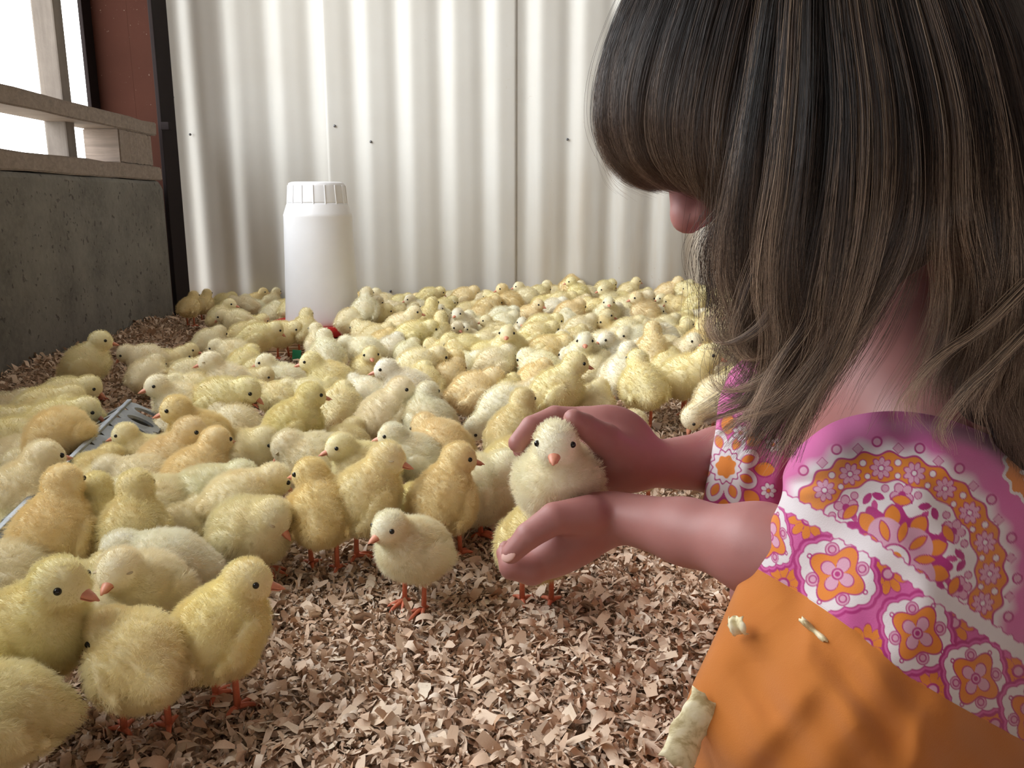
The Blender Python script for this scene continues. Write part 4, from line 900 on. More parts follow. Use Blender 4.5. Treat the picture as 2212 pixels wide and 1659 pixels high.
def flower(col, x, y, cx, cy, r, n, cpet, cout, ccen, rot=0, asp=1.0):
    dx, dy = x - cx, (y - cy) / asp; rr_ = np.hypot(dx, dy); th = np.arctan2(dy, dx) + rot; pet = r * (.62 + .38 * np.abs(np.cos(n * th / 2)))
    col = over(col, sm(rr_ - pet - 3), cout); col = over(col, sm(rr_ - pet), cpet)
    col = over(col, sm(np.abs(np.sin(n * th / 2)) * 0 + np.abs(np.cos(n * th / 2)) * rr_ - 1.6) * (rr_ < pet) * (rr_ > r * .3), cout)
    col = over(col, sm(rr_ - r * .33), cout); return over(col, sm(rr_ - r * .22), ccen)
def medallion(col, x, y, cx, cy, r, rot, sx=1.0):
    c, s = math.cos(rot), math.sin(rot); dx, dy = x - cx, y - cy; u, v = (dx * c + dy * s) / sx, -dx * s + dy * c
    rr_ = np.hypot(u, v) + 1e-6; th = np.arctan2(v, u); th4 = th * 4
    sq = r * (.98 + .10 * np.cos(th4 + PI)); sc = sq + r * .045 * np.abs(np.sin(th * 8)) * 1.4
    col = over(col, sm(rr_ - sc - r * .20), MAG); col = over(col, sm(rr_ - sc - r * .11), PINK); col = over(col, sm(rr_ - sc - r * .04), MAG); col = over(col, sm(rr_ - sc), WHT)
    star = r * (.50 + .30 * np.abs(np.cos(th * 2 + PI / 2)) ** 2.2 * 1.05)
    for k in range(4):                                             # half-round lilac shells between the star points
        a = k * PI / 2; lx, ly = u - r * .68 * math.cos(a), v - r * .68 * math.sin(a); d = np.hypot(lx, ly)
        col = over(col, sm(d - r * .20), MAG); col = over(col, sm(d - r * .17), LIL); col = over(col, sm(np.abs(d - r * .10) - 1.5), MAG)
        a += PI / 4; lx, ly = u - r * .90 * math.cos(a), v - r * .90 * math.sin(a); d = np.hypot(lx, ly); col = over(col, sm(np.abs(d - r * .055) - 1.6), MAG)
    col = over(col, sm(rr_ - star - 4), MAG); col = over(col, sm(rr_ - star), ORG)
    pet = r * .44 * np.abs(np.sin(th * 2)) ** .6 + r * .04
    col = over(col, sm(rr_ - pet - 3), MAG); col = over(col, sm(rr_ - pet), LIL)
    col = over(col, sm(rr_ - r * .16), LIL); col = over(col, sm(np.abs(rr_ - r * .14) - 2), MAG); return over(col, sm(rr_ - r * .075), MAG)
def leafs(col, x, y, cx, cy, L, W, a, c, out=None):
    u = (x - cx) * math.cos(a) + (y - cy) * math.sin(a); v = -(x - cx) * math.sin(a) + (y - cy) * math.cos(a)
    d = (u / L) ** 2 + np.abs(v / W) ** 1.3 - 1
    if out is not None: col = over(col, sm(d - .35, .2), out)
    return over(col, sm(d, .15), c)
SO, SA = np.array([1935., 1205.]), R_(35.5)
def stripe_y(x): return np.interp(x, [1600, 1692, 1890, 2040, 2212, 2480], [1040, 1088, 1192, 1300, 1420, 1570])
def hem_y(x): return np.interp(x, [1560, 1625, 1735, 1850, 1960, 2080, 2220, 2450], [1190, 1222, 1285, 1365, 1460, 1530, 1605, 1700])
def near_print(x, y):
    col = np.ones(x.shape + (3,)) * PINK; n = vnoise(x, y, 37); col = col * (1 - .12 * n[..., None]) + LIL * .12 * n[..., None]
    ys = stripe_y(x)
    # --- upper field: half mandala standing on the stripe
    dx, dy = x - SO[0], y - SO[1]; s = dx * math.cos(SA) + dy * math.sin(SA); t_ = dx * math.sin(SA) - dy * math.cos(SA)
    r = np.hypot(s / 246, t_ / 212); th = np.arctan2(t_ / 212, s / 246); up = y < ys
    sc = 1 + .022 * np.cos(th * 26); px_ = 220.
    def at_(a, rho): ss, tt = 246 * rho * math.cos(a), 212 * rho * math.sin(a); return SO[0] + ss * math.cos(SA) + tt * math.sin(SA), SO[1] + ss * math.sin(SA) - tt * math.cos(SA)
    C_ = col.copy()
    C_ = over(C_, sm((r - sc * 1.11) * px_, 26), WHT * .96 + PINK * .04); 
    C_ = over(C_, sm((r - sc * 1.02) * px_, 2), MAG); C_ = over(C_, sm((r - sc) * px_, 2), ORG * [.98, 1.05, 1])
    inn = .735 + .018 * np.cos(th * 18)
    C_ = over(C_, sm((r - inn - .015) * px_, 2), MAG); C_ = over(C_, sm((r - inn) * px_, 2), WHT)
    for k in range(9):
        a = .16 + k * (PI - .32) / 8; fx, fy = at_(a, .865); C_ = flower(C_, x, y, fx, fy, 23, 8, LIL, MAG, WHT, a, 1)
        if k < 8:
            a2 = a + (PI - .32) / 16
            fx, fy = at_(a2, .93); d = np.hypot(x - fx, y - fy); C_ = over(C_, sm(d - 8.5), MAG); C_ = over(C_, sm(d - 6.5), WHT)
            fx, fy = at_(a2, .80); d = np.hypot(x - fx, y - fy); C_ = over(C_, sm(d - 7.5), MAG); C_ = over(C_, sm(d - 5.5), WHT)
            fx, fy = at_(a2, 1.07); C_ = over(C_, sm(np.abs(x - fx) + np.abs(y - fy) - 13), MAG); C_ = over(C_, sm(np.abs(x - fx) + np.abs(y - fy) - 11), LIL)
        fx, fy = at_(a, 1.12); d = np.hypot(x - fx, y - fy); C_ = over(C_, sm(np.abs(d - 10) - 2.2), MAG); C_ = over(C_, sm(d - 7.5), LIL)
    for k in range(7):                                               # ring of sprigs
        a = .2 + k * (PI - .4) / 6
        for rho, L, W, da, cc in ((.60, 15, 8, .9, MAG), (.60, 15, 8, -.9, MAG), (.52, 13, 7, .2, DPK)):
            fx, fy = at_(a + da * .10, rho); C_ = leafs(C_, x, y, fx, fy, L, W, SA - a + da, cc)
        if k % 2 == 0:
            fx, fy = at_(a, .625); C_ = flower(C_, x, y, fx, fy, 25, 5, LIL, MAG, MAG, a); fx, fy = at_(a, .57); C_ = leafs(C_, x, y, fx, fy, 20, 10, SA - a + PI / 2, ORG, MAG)
        fx, fy = at_(a + .24, .67); d = np.hypot(x - fx, y - fy); C_ = over(C_, sm(d - 9), MAG); C_ = over(C_, sm(d - 7), LIL)
    cr = .46 + .05 * np.cos(th * 12)
    C_ = over(C_, sm((r - cr - .02) * px_, 2), MAG)
    for k in range(6):
        a = k * PI / 5
        fx, fy = at_(a + .31, .40); C_ = leafs(C_, x, y, fx, fy, 24, 17, SA - a - .31, ORG, MAG)
    C_ = over(C_, sm((r - .30 - .10 * np.abs(np.cos(th * 5 / 2 * 1.0 + .0))) * px_, 2) , LIL)
    for k in range(6):
        a = k * PI / 5; fx, fy = at_(a, .27); C_ = leafs(C_, x, y, fx, fy, 22, 9, SA - a, ORG, MAG)
    C_ = over(C_, sm((r - .14) * px_, 2), MAG); C_ = over(C_, sm((r - .12) * px_, 2), WHT); C_ = over(C_, sm((r - .06) * px_, 2), ORG)
    col = np.where(up[..., None], C_, col)
    # second mandala beginning further right
    for (mx, my, mr) in ((2420, 1330, 120), (2250, 1010, 75)):
        d = np.hypot(x - mx, y - my) + 4 * np.cos(np.arctan2(y - my, x - mx) * 14); k = up
        col = np.where((k & (d < mr + 8))[..., None], WHT, col); col = np.where((k & (d < mr))[..., None], ORG, col); col = np.where((k & (d < mr * .6))[..., None], WHT, col); col = np.where((k & (d < mr * .4))[..., None], MAG, col)
    # --- band between stripe and hem panel
    B_ = np.ones(x.shape + (3,)) * PINK; n = vnoise(x, y, 23, 2); B_ = B_ * (1 - .25 * n[..., None]) + DPK * .25 * n[..., None]
    for mx, my in ((1745, 1122), (1918, 1240), (2062, 1345), (2200, 1450)):
        B_ = flower(B_, x, y, mx, my, 44, 9, ORG, MAG, LIL, .4)
    for mx, my in ((1692, 1262), (1872, 1392), (2015, 1490), (2150, 1565)):
        B_ = flower(B_, x, y, mx, my, 44, 9, ORG, MAG, LIL, .1)
    for mx, my, rr_, sx in ((1664, 1158, 68, .6), (1809, 1240, 80, 1.0), (1982, 1368, 80, .9), (2108, 1466, 76, .85), (2235, 1545, 74, .9)):
        B_ = medallion(B_, x, y, mx, my, rr_, R_(-12), sx)
    col = np.where((~up)[..., None], B_, col)
    # white stripe with picot edge
    d = (y - ys) * .82; tooth = 4.5 * np.clip(np.cos((x * .8 + y * .6) / 4.6), -.2, 1)
    col = over(col, sm(np.abs(d + 5) - 17 - tooth, 2), MAG * .6 + PINK * .4); col = over(col, sm(np.abs(d + 5) - 14 - tooth, 2), WHT)
    return col
NR = [[(1800, 1000, .50), (1740, 962, .475), (1724, 966, .462), (1800, 912, .437), (1900, 889, .420), (2010, 896, .412), (2120, 932, .412), (2260, 1000, .430), (2450, 1120, .48), (2500, 1190, .60)],
      [(1800, 1040, .52), (1712, 1022, .480), (1700, 1018, .458), (1800, 1003, .415), (1920, 992, .392), (2040, 1002, .382), (2160, 1042, .385), (2300, 1112, .40), (2480, 1222, .46), (2540, 1290, .60)],
      [(1800, 1110, .52), (1706, 1092, .480), (1690, 1088, .452), (1790, 1140, .420), (1900, 1203, .390), (2010, 1284, .375), (2120, 1362, .375), (2260, 1455, .39), (2480, 1560, .45), (2560, 1630, .60)],
      [(1760, 1240, .54), (1640, 1232, .490), (1622, 1218, .462), (1735, 1283, .428), (1850, 1363, .398), (1960, 1456, .383), (2080, 1528, .375), (2220, 1602, .388), (2450, 1700, .44), (2560, 1760, .60)],
      [(1720, 1380, .56), (1580, 1382, .490), (1555, 1366, .458), (1670, 1428, .420), (1790, 1508, .393), (1910, 1588, .377), (2040, 1670, .370), (2200, 1760, .383), (2430, 1850, .43), (2560, 1900, .60)],
      [(1700, 1540, .57), (1520, 1545, .490), (1484, 1530, .452), (1600, 1580, .418), (1735, 1660, .395), (1880, 1740, .38), (2020, 1830, .375), (2190, 1910, .383), (2420, 1990, .43), (2560, 2040, .60)],
      [(1720, 1720, .57), (1540, 1700, .495), (1486, 1650, .458), (1590, 1720, .425), (1720, 1830, .40), (1860, 1920, .39), (2010, 2000, .385), (2180, 2080, .393), (2420, 2150, .44), (2560, 2190, .60)]]
def cloth_net(name, net, nu, nv, color, folds=None, thick=.0016, split=None):
    A = np.array(net); G = cr_resample(A, nv); G = cr_resample(G.transpose(1, 0, 2), nu).transpose(1, 0, 2)      # nv, nu, 3
    x, y, z = G[..., 0], G[..., 1], G[..., 2].copy()
    if folds is not None: z = z + folds(x, y)
    W = CAMP + RT * ((x - CX) / FPX * z)[..., None] + UP * (-(y - CY) / FPX * z)[..., None] + FWD * z[..., None]
    colr = color(x, y); out = []
    for nm, r0, r1 in (split or [(name, 0, nv)]):
        w_ = W[r0:r1]; m, k = w_.shape[:2]; I = np.arange(m * k).reshape(m, k)
        F = np.stack([I[:-1, :-1], I[1:, :-1], I[1:, 1:], I[:-1, 1:]], -1).reshape(-1, 4)
        me = mesh_np(nm, w_.reshape(-1, 3), F); at = me.color_attributes.new('print', 'FLOAT_COLOR', 'POINT')
        cc = np.ones((m * k, 4), np.float32); cc[:, :3] = colr[r0:r1].reshape(-1, 3); at.data.foreach_set('color', cc.ravel())
        o = link(nm, me, M['cloth'], girl); md = o.modifiers.new('t', 'SOLIDIFY'); md.thickness = thick; md.offset = -1; out.append(o)
    return out
def ridge(x, y, x0, y0, x1, y1, w, a):
    L = math.hypot(x1 - x0, y1 - y0); ux, uy = (x1 - x0) / L, (y1 - y0) / L; s = (x - x0) * ux + (y - y0) * uy; d = -(x - x0) * uy + (y - y0) * ux
    return a * np.exp(-(d / w) ** 2) * np.clip(s / 60 + .5, 0, 1) * np.clip((L - s) / 60 + .5, 0, 1)
def near_folds(x, y):
    z = np.zeros_like(x)
    z0_ = .6
    for f in ((1650, 1330, 1860, 1600, 26, -.0035), (1700, 1330, 1960, 1620, 22, .004), (1640, 1400, 1680, 1700, 30, .004), (1760, 1480, 1620, 1650, 24, -.004), (1830, 1400, 2080, 1640, 24, -.003),
              (1700, 1050, 1800, 1035, 12, .006), (1720, 1065, 1790, 1060, 10, -.004), (1960, 905, 2150, 985, 13, -.0035), (1900, 905, 2100, 925, 12, .003), (2030, 1000, 2230, 1120, 26, -.003),
              (1760, 1290, 1740, 1420, 14, -.0025), (2000, 1520, 1960, 1690, 20, -.003), (1560, 1440, 1700, 1560, 20, .003)): z = z + ridge(x, y, *f[:4], f[4] * 1.35, f[5] * z0_)
    return z + .0012 * np.sin(x / 31 + y / 47) + .001 * np.sin(x / 17 - y / 29)
def near_color(x, y):
    c = near_print(x, y); h = y > hem_y(x); n = vnoise(x, y, 60, 1)[..., None]
    return np.where(h[..., None], np.array([.50, .17, .028]) * (1 - .1 * n), c)
nv, nu = 640, 620; hb = int(nv * 3 / 6)
NR = [[(a_, b_, c_ + (0, 0, 0, 0, 0, .004, .018, .045, .08, .08)[j_]) for j_, (a_, b_, c_) in enumerate(rw_)] for rw_ in NR]
cloth_net('dress', NR, nu, nv, near_color, near_folds, split=[('printed_bodice', 0, hb + 1), ('orange_hem_panel', hb, nv)])
girl.children[-1]['label'] = 'plain orange cotton hem panel'
# far sleeve
def far_color(x, y):
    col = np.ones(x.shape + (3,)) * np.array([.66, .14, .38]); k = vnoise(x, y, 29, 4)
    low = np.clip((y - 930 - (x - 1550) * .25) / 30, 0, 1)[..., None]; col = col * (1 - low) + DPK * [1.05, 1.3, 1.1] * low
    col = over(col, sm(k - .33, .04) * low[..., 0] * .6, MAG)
    fx, fy = 1568, 1008; dx, dy = (x - fx) / 1.0, (y - fy) / 1.12; rr_ = np.hypot(dx, dy); th = np.arctan2(dy, dx) + .3; n = 8
    pet = 74 * (.60 + .40 * np.abs(np.cos(n * th / 2)) ** .7)
    for a in range(8):
        aa = a * PI / 4 + .06; c_, s_ = math.cos(aa), math.sin(aa); col = leafs(col, x, y, fx + 84 * c_, fy + 92 * s_, 22, 15, aa, ORG, MAG)
    col = over(col, sm(rr_ - pet - 3), MAG); col = over(col, sm(rr_ - pet), WHT)
    for a in range(8):
        aa = a * PI / 4 - .3; c_, s_ = math.cos(aa), math.sin(aa); col = leafs(col, x, y, fx + 50 * c_, fy + 56 * s_, 14, 8, aa, ORG, DPK)
    col = over(col, sm(np.abs(rr_ - 31 - 3 * np.cos(th * 12)) - 1.6), MAG); col = over(col, sm(rr_ - 21 - 2 * np.cos(th * 7)), ORG)
    for fx2, fy2 in ((1670, 960), (1660, 1060), (1600, 935)): col = flower(col, x, y, fx2, fy2, 17, 7, WHT, MAG, ORG)
    col = flower(col, x, y, 1692, 790, 14, 6, WHT, MAG, ORG)
    return col
FS = [[(1650, 800, 0.720), (1592, 815, 0.657), (1572, 812, 0.618), (1600, 780, 0.605), (1650, 764, 0.595), (1720, 758, 0.585), (1800, 790, 0.570), (1850, 850, 0.570)],
      [(1650, 860, 0.720), (1572, 868, 0.654), (1554, 864, 0.610), (1595, 850, 0.590), (1650, 840, 0.578), (1720, 840, 0.568), (1790, 860, 0.560), (1850, 900, 0.560)],
      [(1640, 940, 0.720), (1562, 942, 0.650), (1546, 935, 0.605), (1590, 930, 0.582), (1650, 930, 0.570), (1710, 940, 0.562), (1770, 960, 0.558), (1840, 980, 0.555)],
      [(1630, 1010, 0.720), (1548, 1012, 0.650), (1533, 1010, 0.605), (1585, 1012, 0.582), (1645, 1015, 0.570), (1705, 1020, 0.562), (1765, 1030, 0.558), (1840, 1050, 0.555)],
      [(1630, 1080, 0.720), (1536, 1086, 0.654), (1520, 1086, 0.610), (1580, 1092, 0.588), (1640, 1096, 0.576), (1700, 1100, 0.568), (1765, 1110, 0.562), (1840, 1130, 0.555)]]
cloth_net('sleeve', FS, 300, 300, far_color, lambda x, y: ridge(x, y, 1660, 800, 1600, 1060, 18, -.004) + ridge(x, y, 1720, 900, 1690, 1080, 14, .004) + .0012 * np.sin(x / 21 + y / 33))
# cloth body underneath: covers torso and the folded legs where the outer net leaves off
dr = [Cap(q(1990, 985, .575), q(2330, 1380, .62), .088, .105, .04), Cap(q(2320, 1400, .58), q(1720, 1560, .505), .080, .053, .03), Cap(q(2270, 1380, .68), q(1720, 1290, .675), .078, .052, .03),
      Cap(q(2040, 975, .51), q(1905, 1270, .470), .046, .040, .02), Cap(q(1790, 900, .665), q(1740, 985, .680), .045, .042, .02), Ell(q(2150, 1900, .60), (.20, .13, .06), None, .04)]
dm = sdf_mesh('dress_body', dr, .004); at = dm.color_attributes.new('print', 'FLOAT_COLOR', 'POINT')
V = np.empty(len(dm.vertices) * 3, np.float32); dm.vertices.foreach_get('co', V); V = V.reshape(-1, 3); cc = np.ones((len(V), 4), np.float32)
rel = V - CAMP; zz = rel @ FWD; lowm = V[:, 2] < .235
cc[:, :3] = np.where(lowm[:, None], np.array([.80, .26, .04]), DPK); at.data.foreach_set('color', cc.ravel())
link('dress_body', dm, M['cloth'], girl)
# orange neckline tape seen through the hair
cb = tube_bm([q(1940, 560, .452), q(1985, 532, .446), q(2050, 524, .448), q(2110, 540, .47)], .004, 8); link('neckline_tape', cb, simple('orange_tape', (.60, .22, .05), .8), girl)

# ---- hair
def mat_hair():
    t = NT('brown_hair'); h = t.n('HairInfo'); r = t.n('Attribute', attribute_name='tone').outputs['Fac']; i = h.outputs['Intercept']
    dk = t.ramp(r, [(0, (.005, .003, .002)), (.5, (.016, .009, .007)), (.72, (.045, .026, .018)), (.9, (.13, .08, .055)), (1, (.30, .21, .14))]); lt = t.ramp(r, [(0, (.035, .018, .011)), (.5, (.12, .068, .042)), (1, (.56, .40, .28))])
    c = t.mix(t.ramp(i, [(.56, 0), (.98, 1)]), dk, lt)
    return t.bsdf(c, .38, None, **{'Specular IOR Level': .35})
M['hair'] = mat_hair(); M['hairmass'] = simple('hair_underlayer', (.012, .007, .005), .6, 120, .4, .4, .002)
G1 = [  # fringe and crown, guides from the left outline towards the lens
 [(1600, -300, .50), (1420, -110, .49), (1325, 90, .49), (1300, 240, .49), (1328, 335, .492), (1380, 390, .495), (1432, 408, .50)],
 [(1610, -300, .47), (1440, -110, .46), (1345, 90, .455), (1318, 240, .458), (1345, 335, .462), (1395, 380, .465), (1450, 400, .472)],
 [(1630, -300, .45), (1480, -100, .43), (1395, 100, .425), (1370, 240, .43), (1390, 340, .435), (1440, 385, .445), (1490, 405, .455)],
 [(1650, -300, .44), (1530, -90, .415), (1460, 110, .41), (1435, 250, .415), (1455, 345, .422), (1500, 392, .43), (1545, 412, .44)],
 [(1680, -300, .43), (1580, -80, .405), (1520, 120, .40), (1495, 260, .402), (1510, 360, .41), (1545, 410, .42), (1590, 440, .43)],
 [(1700, -300, .43), (1630, -70, .40), (1580, 130, .395), (1555, 280, .395), (1560, 380, .40), (1585, 440, .41), (1620, 480, .42)]]
G1F = [[(1600, -300, .50), (1420, -110, .50), (1322, 90, .505), (1300, 240, .508), (1330, 330, .512), (1385, 385, .515), (1425, 405, .52)],
       [(1620, -300, .54), (1450, -110, .545), (1350, 90, .55), (1325, 240, .555), (1360, 330, .56), (1410, 375, .56), (1460, 390, .56)],
       [(1660, -300, .58), (1520, -100, .59), (1430, 100, .59), (1405, 240, .595), (1430, 330, .595), (1470, 370, .595), (1500, 385, .59)]]
G2 = [  # long side hair, front to back
 [(1700, -300, .43), (1640, -60, .405), (1590, 140, .395), (1560, 300, .395), (1552, 420, .405), (1545, 510, .415), (1562, 590, .42), (1600, 650, .425), (1640, 720, .43)],
 [(1710, -300, .43), (1665, -50, .40), (1630, 160, .39), (1600, 330, .388), (1580, 470, .398), (1580, 570, .405), (1610, 660, .41), (1590, 720, .415), (1545, 690, .42)],
 [(1730, -300, .43), (1700, -40, .395), (1680, 180, .383), (1660, 360, .38), (1640, 500, .388), (1640, 610, .396), (1660, 700, .402), (1650, 790, .41), (1610, 860, .415)],
 [(1760, -300, .425), (1750, -20, .39), (1750, 200, .375), (1735, 390, .372), (1715, 540, .38), (1710, 650, .388), (1715, 740, .395), (1680, 860, .405), (1560, 915, .415)],
 [(1790, -300, .425), (1810, 0, .388), (1830, 220, .372), (1820, 400, .368), (1800, 550, .375), (1780, 660, .382), (1760, 760, .390), (1720, 880, .398), (1670, 1010, .405)],
 [(1820, -300, .425), (1870, 0, .388), (1905, 230, .370), (1905, 410, .366), (1880, 550, .372), (1840, 660, .380), (1790, 760, .388), (1730, 860, .396), (1640, 960, .405)],
 [(1850, -300, .43), (1930, 0, .390), (1980, 230, .373), (1985, 400, .368), (1960, 520, .374), (1910, 620, .382), (1840, 720, .390), (1770, 800, .396), (1720, 870, .40)]]
G3 = [
 [(1880, -300, .43), (1980, 0, .392), (2040, 230, .376), (2050, 400, .372), (2060, 500, .378), (2085, 590, .392), (2085, 700, .40), (2050, 800, .404), (2030, 895, .402)],
 [(1900, -300, .43), (2030, 0, .395), (2095, 250, .380), (2110, 420, .376), (2125, 540, .382), (2140, 640, .390), (2125, 730, .394), (2090, 810, .396), (2090, 890, .396)],
 [(1920, -300, .435), (2080, 0, .40), (2150, 250, .385), (2170, 430, .382), (2175, 570, .385), (2165, 680, .388), (2150, 780, .39), (2130, 860, .392), (2160, 950, .394)],
 [(1950, -300, .44), (2130, 0, .41), (2205, 250, .395), (2230, 450, .390), (2240, 620, .390), (2240, 760, .392), (2230, 880, .394), (2220, 960, .396), (2240, 1030, .398)],
 [(1990, -300, .46), (2160, 0, .44), (2240, 250, .43), (2290, 450, .42), (2310, 620, .42), (2320, 780, .42), (2320, 900, .42), (2320, 1000, .42), (2320, 1080, .42)],
 [(2000, -300, .50), (2170, -20, .50), (2260, 230, .49), (2330, 450, .48), (2370, 620, .48), (2390, 780, .48), (2400, 900, .48), (2400, 1000, .48), (2400, 1080, .48)]]
rg = np.random.default_rng(11)
def to_w(A): return CAMP + RT * ((A[..., 0] - CX) / FPX * A[..., 2])[..., None] + UP * (-(A[..., 1] - CY) / FPX * A[..., 2])[..., None] + FWD * A[..., 2][..., None]
def strands(guides, n, K=16, clumps=60, spread=.010, dz=.010, wav=.0016, rad=(.00007, .00012), cut=(.82, 1.0), tip=.75, conv=.6, name='strands', wmul=1.0, lead=False, tone0=None):
    G = np.stack([cr_resample(np.array(g, float), 64) for g in guides])                # ng, 64, 3
    ng = len(guides); u = rg.uniform(0, ng - 1, n)
    if lead: rn_ = rg.random(n); u = u[(u > 2.1) | ((u > 1.2) & (rn_ < .5)) | (rn_ < .17)]; n = len(u)
    cl = rg.uniform(0, ng - 1, clumps); cw = rg.uniform(-1, 1, (clumps, 2)); near_ = np.abs(u[:, None] - cl[None]).argmin(1)
    i = np.clip(u.astype(int), 0, ng - 2); f = (u - i)[:, None, None]
    S = G[i] * (1 - f) + G[i + 1] * f
    uc = cl[near_]; ic = np.clip(uc.astype(int), 0, ng - 2); fc = (uc - ic)[:, None, None]; Sc = G[ic] * (1 - fc) + G[ic + 1] * fc
    t = np.linspace(0, 1, 64)
    wgt = (conv * np.clip((t - .25) / .75, 0, 1) ** 1.2)[None, :, None]; S = S * (1 - wgt) + Sc * wgt
    Wd = to_w(S); cen = to_w(G).mean(axis=0)[None]
    # lay depth: strands sit at different levels of the coat
    lvl = rg.uniform(0, 1, n) ** 1.5 * dz; Wd = Wd + FWD * lvl[:, None, None]
    off = rg.normal(0, 1, (n, 2)) * spread * .35; coff = cw[near_] * spread * .8
    ph = rg.uniform(0, 6.28, (n, 2)); phc = rg.uniform(0, 6.28, (clumps, 2))[near_]; fr = rg.uniform(3, 8, (n, 1))
    a = (off[:, None, :] * (1 - .6 * t[None, :, None]) + coff[:, None, :] * t[None, :, None] ** 1.5 * 1.2
         + wav * wmul * t[None, :, None] ** 1.3 * (np.sin(fr[:, None] * t[None, :, None] + ph[:, None, :]) + 1.8 * np.sin(5.5 * t[None, :, None] + phc[:, None, :])))
    Wd = Wd + RT * a[..., :1] + FWD * a[..., 1:] * .5
    c = np.minimum(rg.uniform(*cut, n), 1.0); idx = np.linspace(0, 1, K)[None] * c[:, None] * 63; i0 = np.clip(idx.astype(int), 0, 62); ff = (idx - i0)[..., None]; ar = np.arange(n)[:, None]
    pts = Wd[ar, i0] * (1 - ff) + Wd[ar, i0 + 1] * ff
    r = rg.uniform(*rad, n)[:, None] * np.linspace(1, 1 - tip, K)[None]
    cd = curves_data(name, pts, r, M['hair']); ta = cd.attributes.new('tone', 'FLOAT', 'CURVE')
    tv = np.clip(.62 * rg.beta(1.1, 1.6, clumps)[near_] + .38 * rg.uniform(0, 1, n), 0, 1); tv = tv if tone0 is None else np.clip(tone0 + rg.normal(0, .2, n), 0, 1); ta.data.foreach_set('value', tv.astype(np.float32))
    o = bpy.data.objects.new(name, cd); C.objects.link(o); o.parent = hair; return o
# dense under-coat as one shape, so no scalp shows
hm = [Ell(H(-.020, -.002, .020), (.094, .078, .086), HRG), Ell(H(-.06, 0, -.045), (.055, .066, .075), HRG, .02)]
def inset(gs, js, dz_, r0, r1, lo=1, hi=6):
    out = []
    for j in js:
        g = gs[j]
        for a_, b_ in zip(g[lo:hi], g[lo + 1:hi + 1]): out.append(Cap(q(a_[0], a_[1], a_[2] + dz_), q(b_[0], b_[1], b_[2] + dz_), r0, r1, .014))
    return out
hm += inset(G2, (2, 3, 4, 5), .030, .016, .013, 2, 5) + inset(G2, (6,), .032, .018, .014, 2, 4) + inset(G3, (0, 1), .032, .017, .012, 2, 4) + inset(G3, (2, 3, 4), .030, .018, .016, 2, 5) + inset(G3, (2, 3, 4, 5), .030, .017, .014, 5, 7)
hm += inset(G1, (3, 4), .032, .014, .012, 1, 4)
hm += [Ell(H(.095, .0, -.045), (.045, .05, .055), HRG, .008, True)]
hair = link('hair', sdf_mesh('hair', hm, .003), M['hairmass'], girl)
strands(G1, 8000, clumps=150, spread=.009, dz=.014, wav=.0009, cut=(.80, 1.02), name='fringe')
strands(G1F, 3600, clumps=40, spread=.007, dz=.012, wav=.0009, cut=(.82, 1.0), name='fringe')
strands(G2, 9500, K=22, clumps=110, spread=.014, dz=.018, wav=.0024, cut=(.78, 1.04), conv=.85, tip=.6, name='side_hair', lead=True)
strands([G2[5], G2[6], G3[0], G3[1]], 3500, K=16, clumps=30, spread=.010, dz=.016, wav=.0014, cut=(.46, .62), name='side_hair')
strands(G3, 7500, K=20, clumps=80, spread=.014, dz=.018, wav=.0016, cut=(.7, 1.0), conv=.75, name='back_hair')
locks = []
lr = random.Random(21)
fam = G2 + G3[:4]
for k in range(52):
    f_ = lr.uniform(.6, len(fam) - 1.01); i_ = int(f_); f_ -= i_; ga, gb = cr_resample(np.array(fam[i_], float), 9), cr_resample(np.array(fam[i_ + 1], float), 9); g_ = ga * (1 - f_) + gb * f_
    a1, a2, p1, p2 = lr.uniform(-30, 30), lr.uniform(-26, 26), lr.uniform(0, 6.3), lr.uniform(0, 6.3); tt_ = np.linspace(0, 1, 9)
    g_[:, 0] += (a1 * np.sin(2.2 * tt_ + p1) + a2 * np.sin(4.6 * tt_ + p2)) * (.35 + .9 * tt_); g_[:, 1] += tt_ * lr.uniform(-30, 60); g_[:, 2] -= .002 + lr.uniform(0, .009)
    g2_ = g_.copy(); g2_[:, 0] += lr.uniform(8, 22); locks.append((g_, g2_))
for k, (ga, gb) in enumerate(locks):
    strands([ga, gb], 60, K=18, clumps=4, spread=.006, dz=.006, wav=.0022, cut=(.72, 1.0), conv=.8, tip=.7, rad=(.00006, .00010), name='lock', tone0=lr.choice([.1, .3, .5, .62, .72, .85]))
for L_k in ([(1840, 560, .374), (1810, 700, .378), (1750, 790, .384), (1670, 868, .39), (1552, 905, .40)], [(1860, 580, .374), (1822, 730, .378), (1756, 840, .384), (1712, 920, .39), (1662, 1030, .40)],
            [(1770, 540, .376), (1745, 680, .38), (1692, 770, .386), (1640, 850, .392), (1585, 965, .40)], [(1650, 520, .385), (1602, 640, .392), (1588, 720, .398), (1636, 772, .40), (1702, 742, .40)],
            [(1700, 600, .385), (1640, 700, .39), (1570, 740, .40), (1540, 700, .405), (1560, 640, .41)], [(1720, 640, .385), (1690, 760, .39), (1640, 820, .40), (1580, 840, .405), (1530, 800, .41)],
            [(2230, 600, .37), (2125, 700, .372), (2020, 775, .376), (1965, 860, .382), (1985, 930, .39)], [(2250, 680, .37), (2150, 780, .372), (2080, 850, .376), (2040, 920, .382), (2060, 980, .385)]):
    A_ = np.array(L_k, float); B_2 = A_.copy(); B_2[:, 0] += np.linspace(22, 10, 5); B_2[:, 1] += np.linspace(0, 12, 5)
    strands([A_, B_2], 90, K=18, clumps=6, spread=.006, dz=.006, wav=.0022, cut=(.75, 1.0), conv=.75, tip=.7, rad=(.00006, .00011), name='lock', tone0=.88)
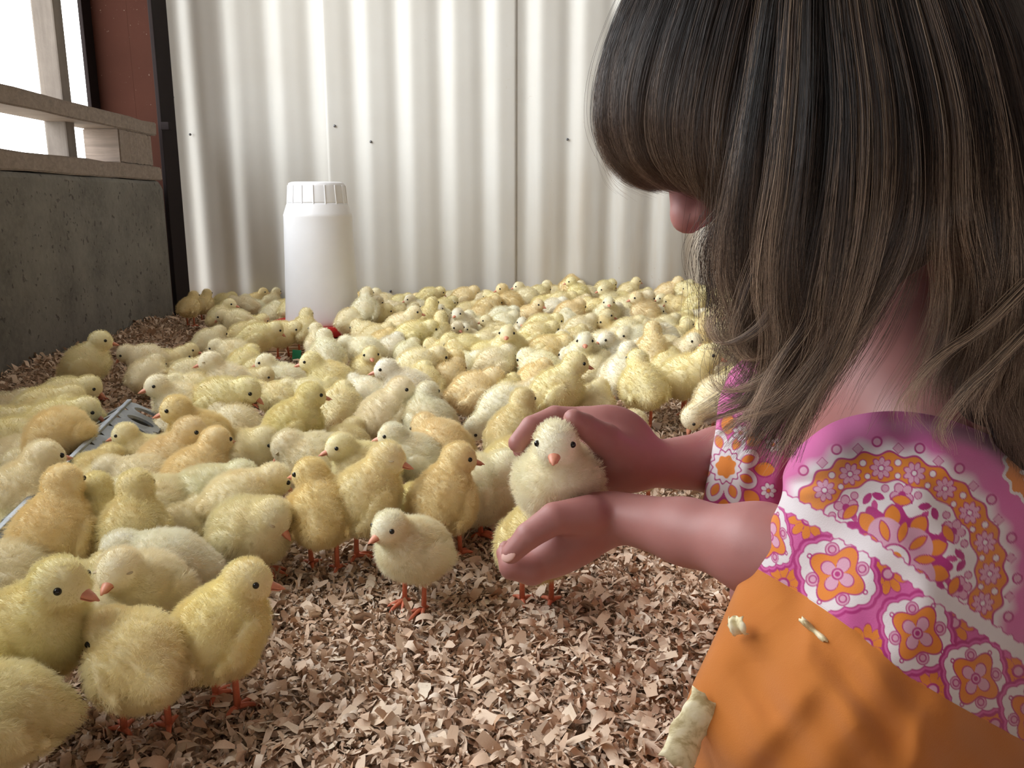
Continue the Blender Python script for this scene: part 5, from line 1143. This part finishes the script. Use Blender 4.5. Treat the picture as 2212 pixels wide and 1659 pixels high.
# loose wisps and curled ends round the jaw
WS = [[(1610, 430, .40), (1535, 520, .41), (1545, 620, .42), (1620, 690, .425), (1680, 700, .42)], [(1560, 450, .405), (1530, 560, .415), (1522, 660, .42), (1560, 720, .42), (1640, 760, .42)],
      [(1600, 560, .41), (1560, 680, .415), (1580, 780, .42), (1640, 840, .42), (1700, 880, .42)], [(1660, 640, .40), (1600, 740, .41), (1560, 840, .415), (1600, 890, .42), (1680, 930, .42)]]
strands(WS, 260, K=22, clumps=14, spread=.014, dz=.02, wav=.004, cut=(.7, 1.0), conv=.95, name='wisps', tone0=.7)
strands([[(1500, -200, .48), (1330, 60, .485), (1292, 250, .49), (1325, 370, .495), (1400, 420, .50)], [(1520, -200, .47), (1350, 60, .475), (1300, 250, .48), (1335, 380, .485), (1430, 440, .49)]], 40, clumps=9, spread=.008, wav=.002, conv=.9, name='wisps')

# ---- the held chick, and shavings caught on the dress
hp = P(1199, 955, .552)
chick((hp[0] + .003, hp[1] + .021 * .96, hp[2] - .098 * .96), 'A0', 263, .96, 'w', True, 'white chick held between the cupped hands, facing the lens', 'flock of day-old chicks', 400, legs=False)
def big_shaving(p0, p1, wpx, z0, z1, label, seed, dark=False):
    r = random.Random(seed); a, c_ = q(*p0, z0), q(*p1, z1); d = c_ - a; L = np.linalg.norm(d); d = d / L; nrm = -FWD; s = np.cross(d, nrm); s /= np.linalg.norm(s); nrm = np.cross(s, d); W = wpx / FPX * z0
    b = bmesh.new(); rw = []
    for i in range(15):
        t = i / 14; row = []
        for k in range(7):
            v = k / 6 - .5; jag = 1 + r.uniform(-.10, .10) * (k in (0, 6)); e = r.uniform(-.0012, .0012) * (i in (0, 14))
            row.append(b.verts.new(a + d * (L * t + e) + s * (W * v * jag) + nrm * (.0015 * math.sin(t * 9) + .003 * math.cos(v * 3) + r.uniform(-.00015, .00015) + .002 * t)))
        rw.append(row)
    for x_, y_ in zip(rw, rw[1:]):
        for k in range(6): b.faces.new((x_[k], x_[k + 1], y_[k + 1], y_[k])).smooth = True
    o = link('wood_shaving', b, M['bigshav'], None); md = o.modifiers.new('t', 'SOLIDIFY'); md.thickness = .0006; md.offset = 0; return tag(o, label, 'wood shaving')
t = NT('pale_curl'); v = t.coord('Object', (90, 300, 90)); n = t.noise(v, 1, 4, .6); M['bigshav'] = t.bsdf(t.ramp(n, [(.35, (.45, .36, .18)), (.5, (.74, .66, .42)), (.7, (.82, .76, .58))]), .7, t.bump(n, .5, .001))
big_shaving((1528, 1505), (1452, 1642), 76, .437, .434, 'large curled wood shaving stuck to the corner of the orange hem', 1)
big_shaving((1578, 1352), (1612, 1346), 40, .440, .436, 'small torn wood shaving on the orange cloth below the forearm', 2)
big_shaving((1728, 1335), (1785, 1386), 12, .418, .411, 'thin twisted wood sliver on the orange cloth', 3)
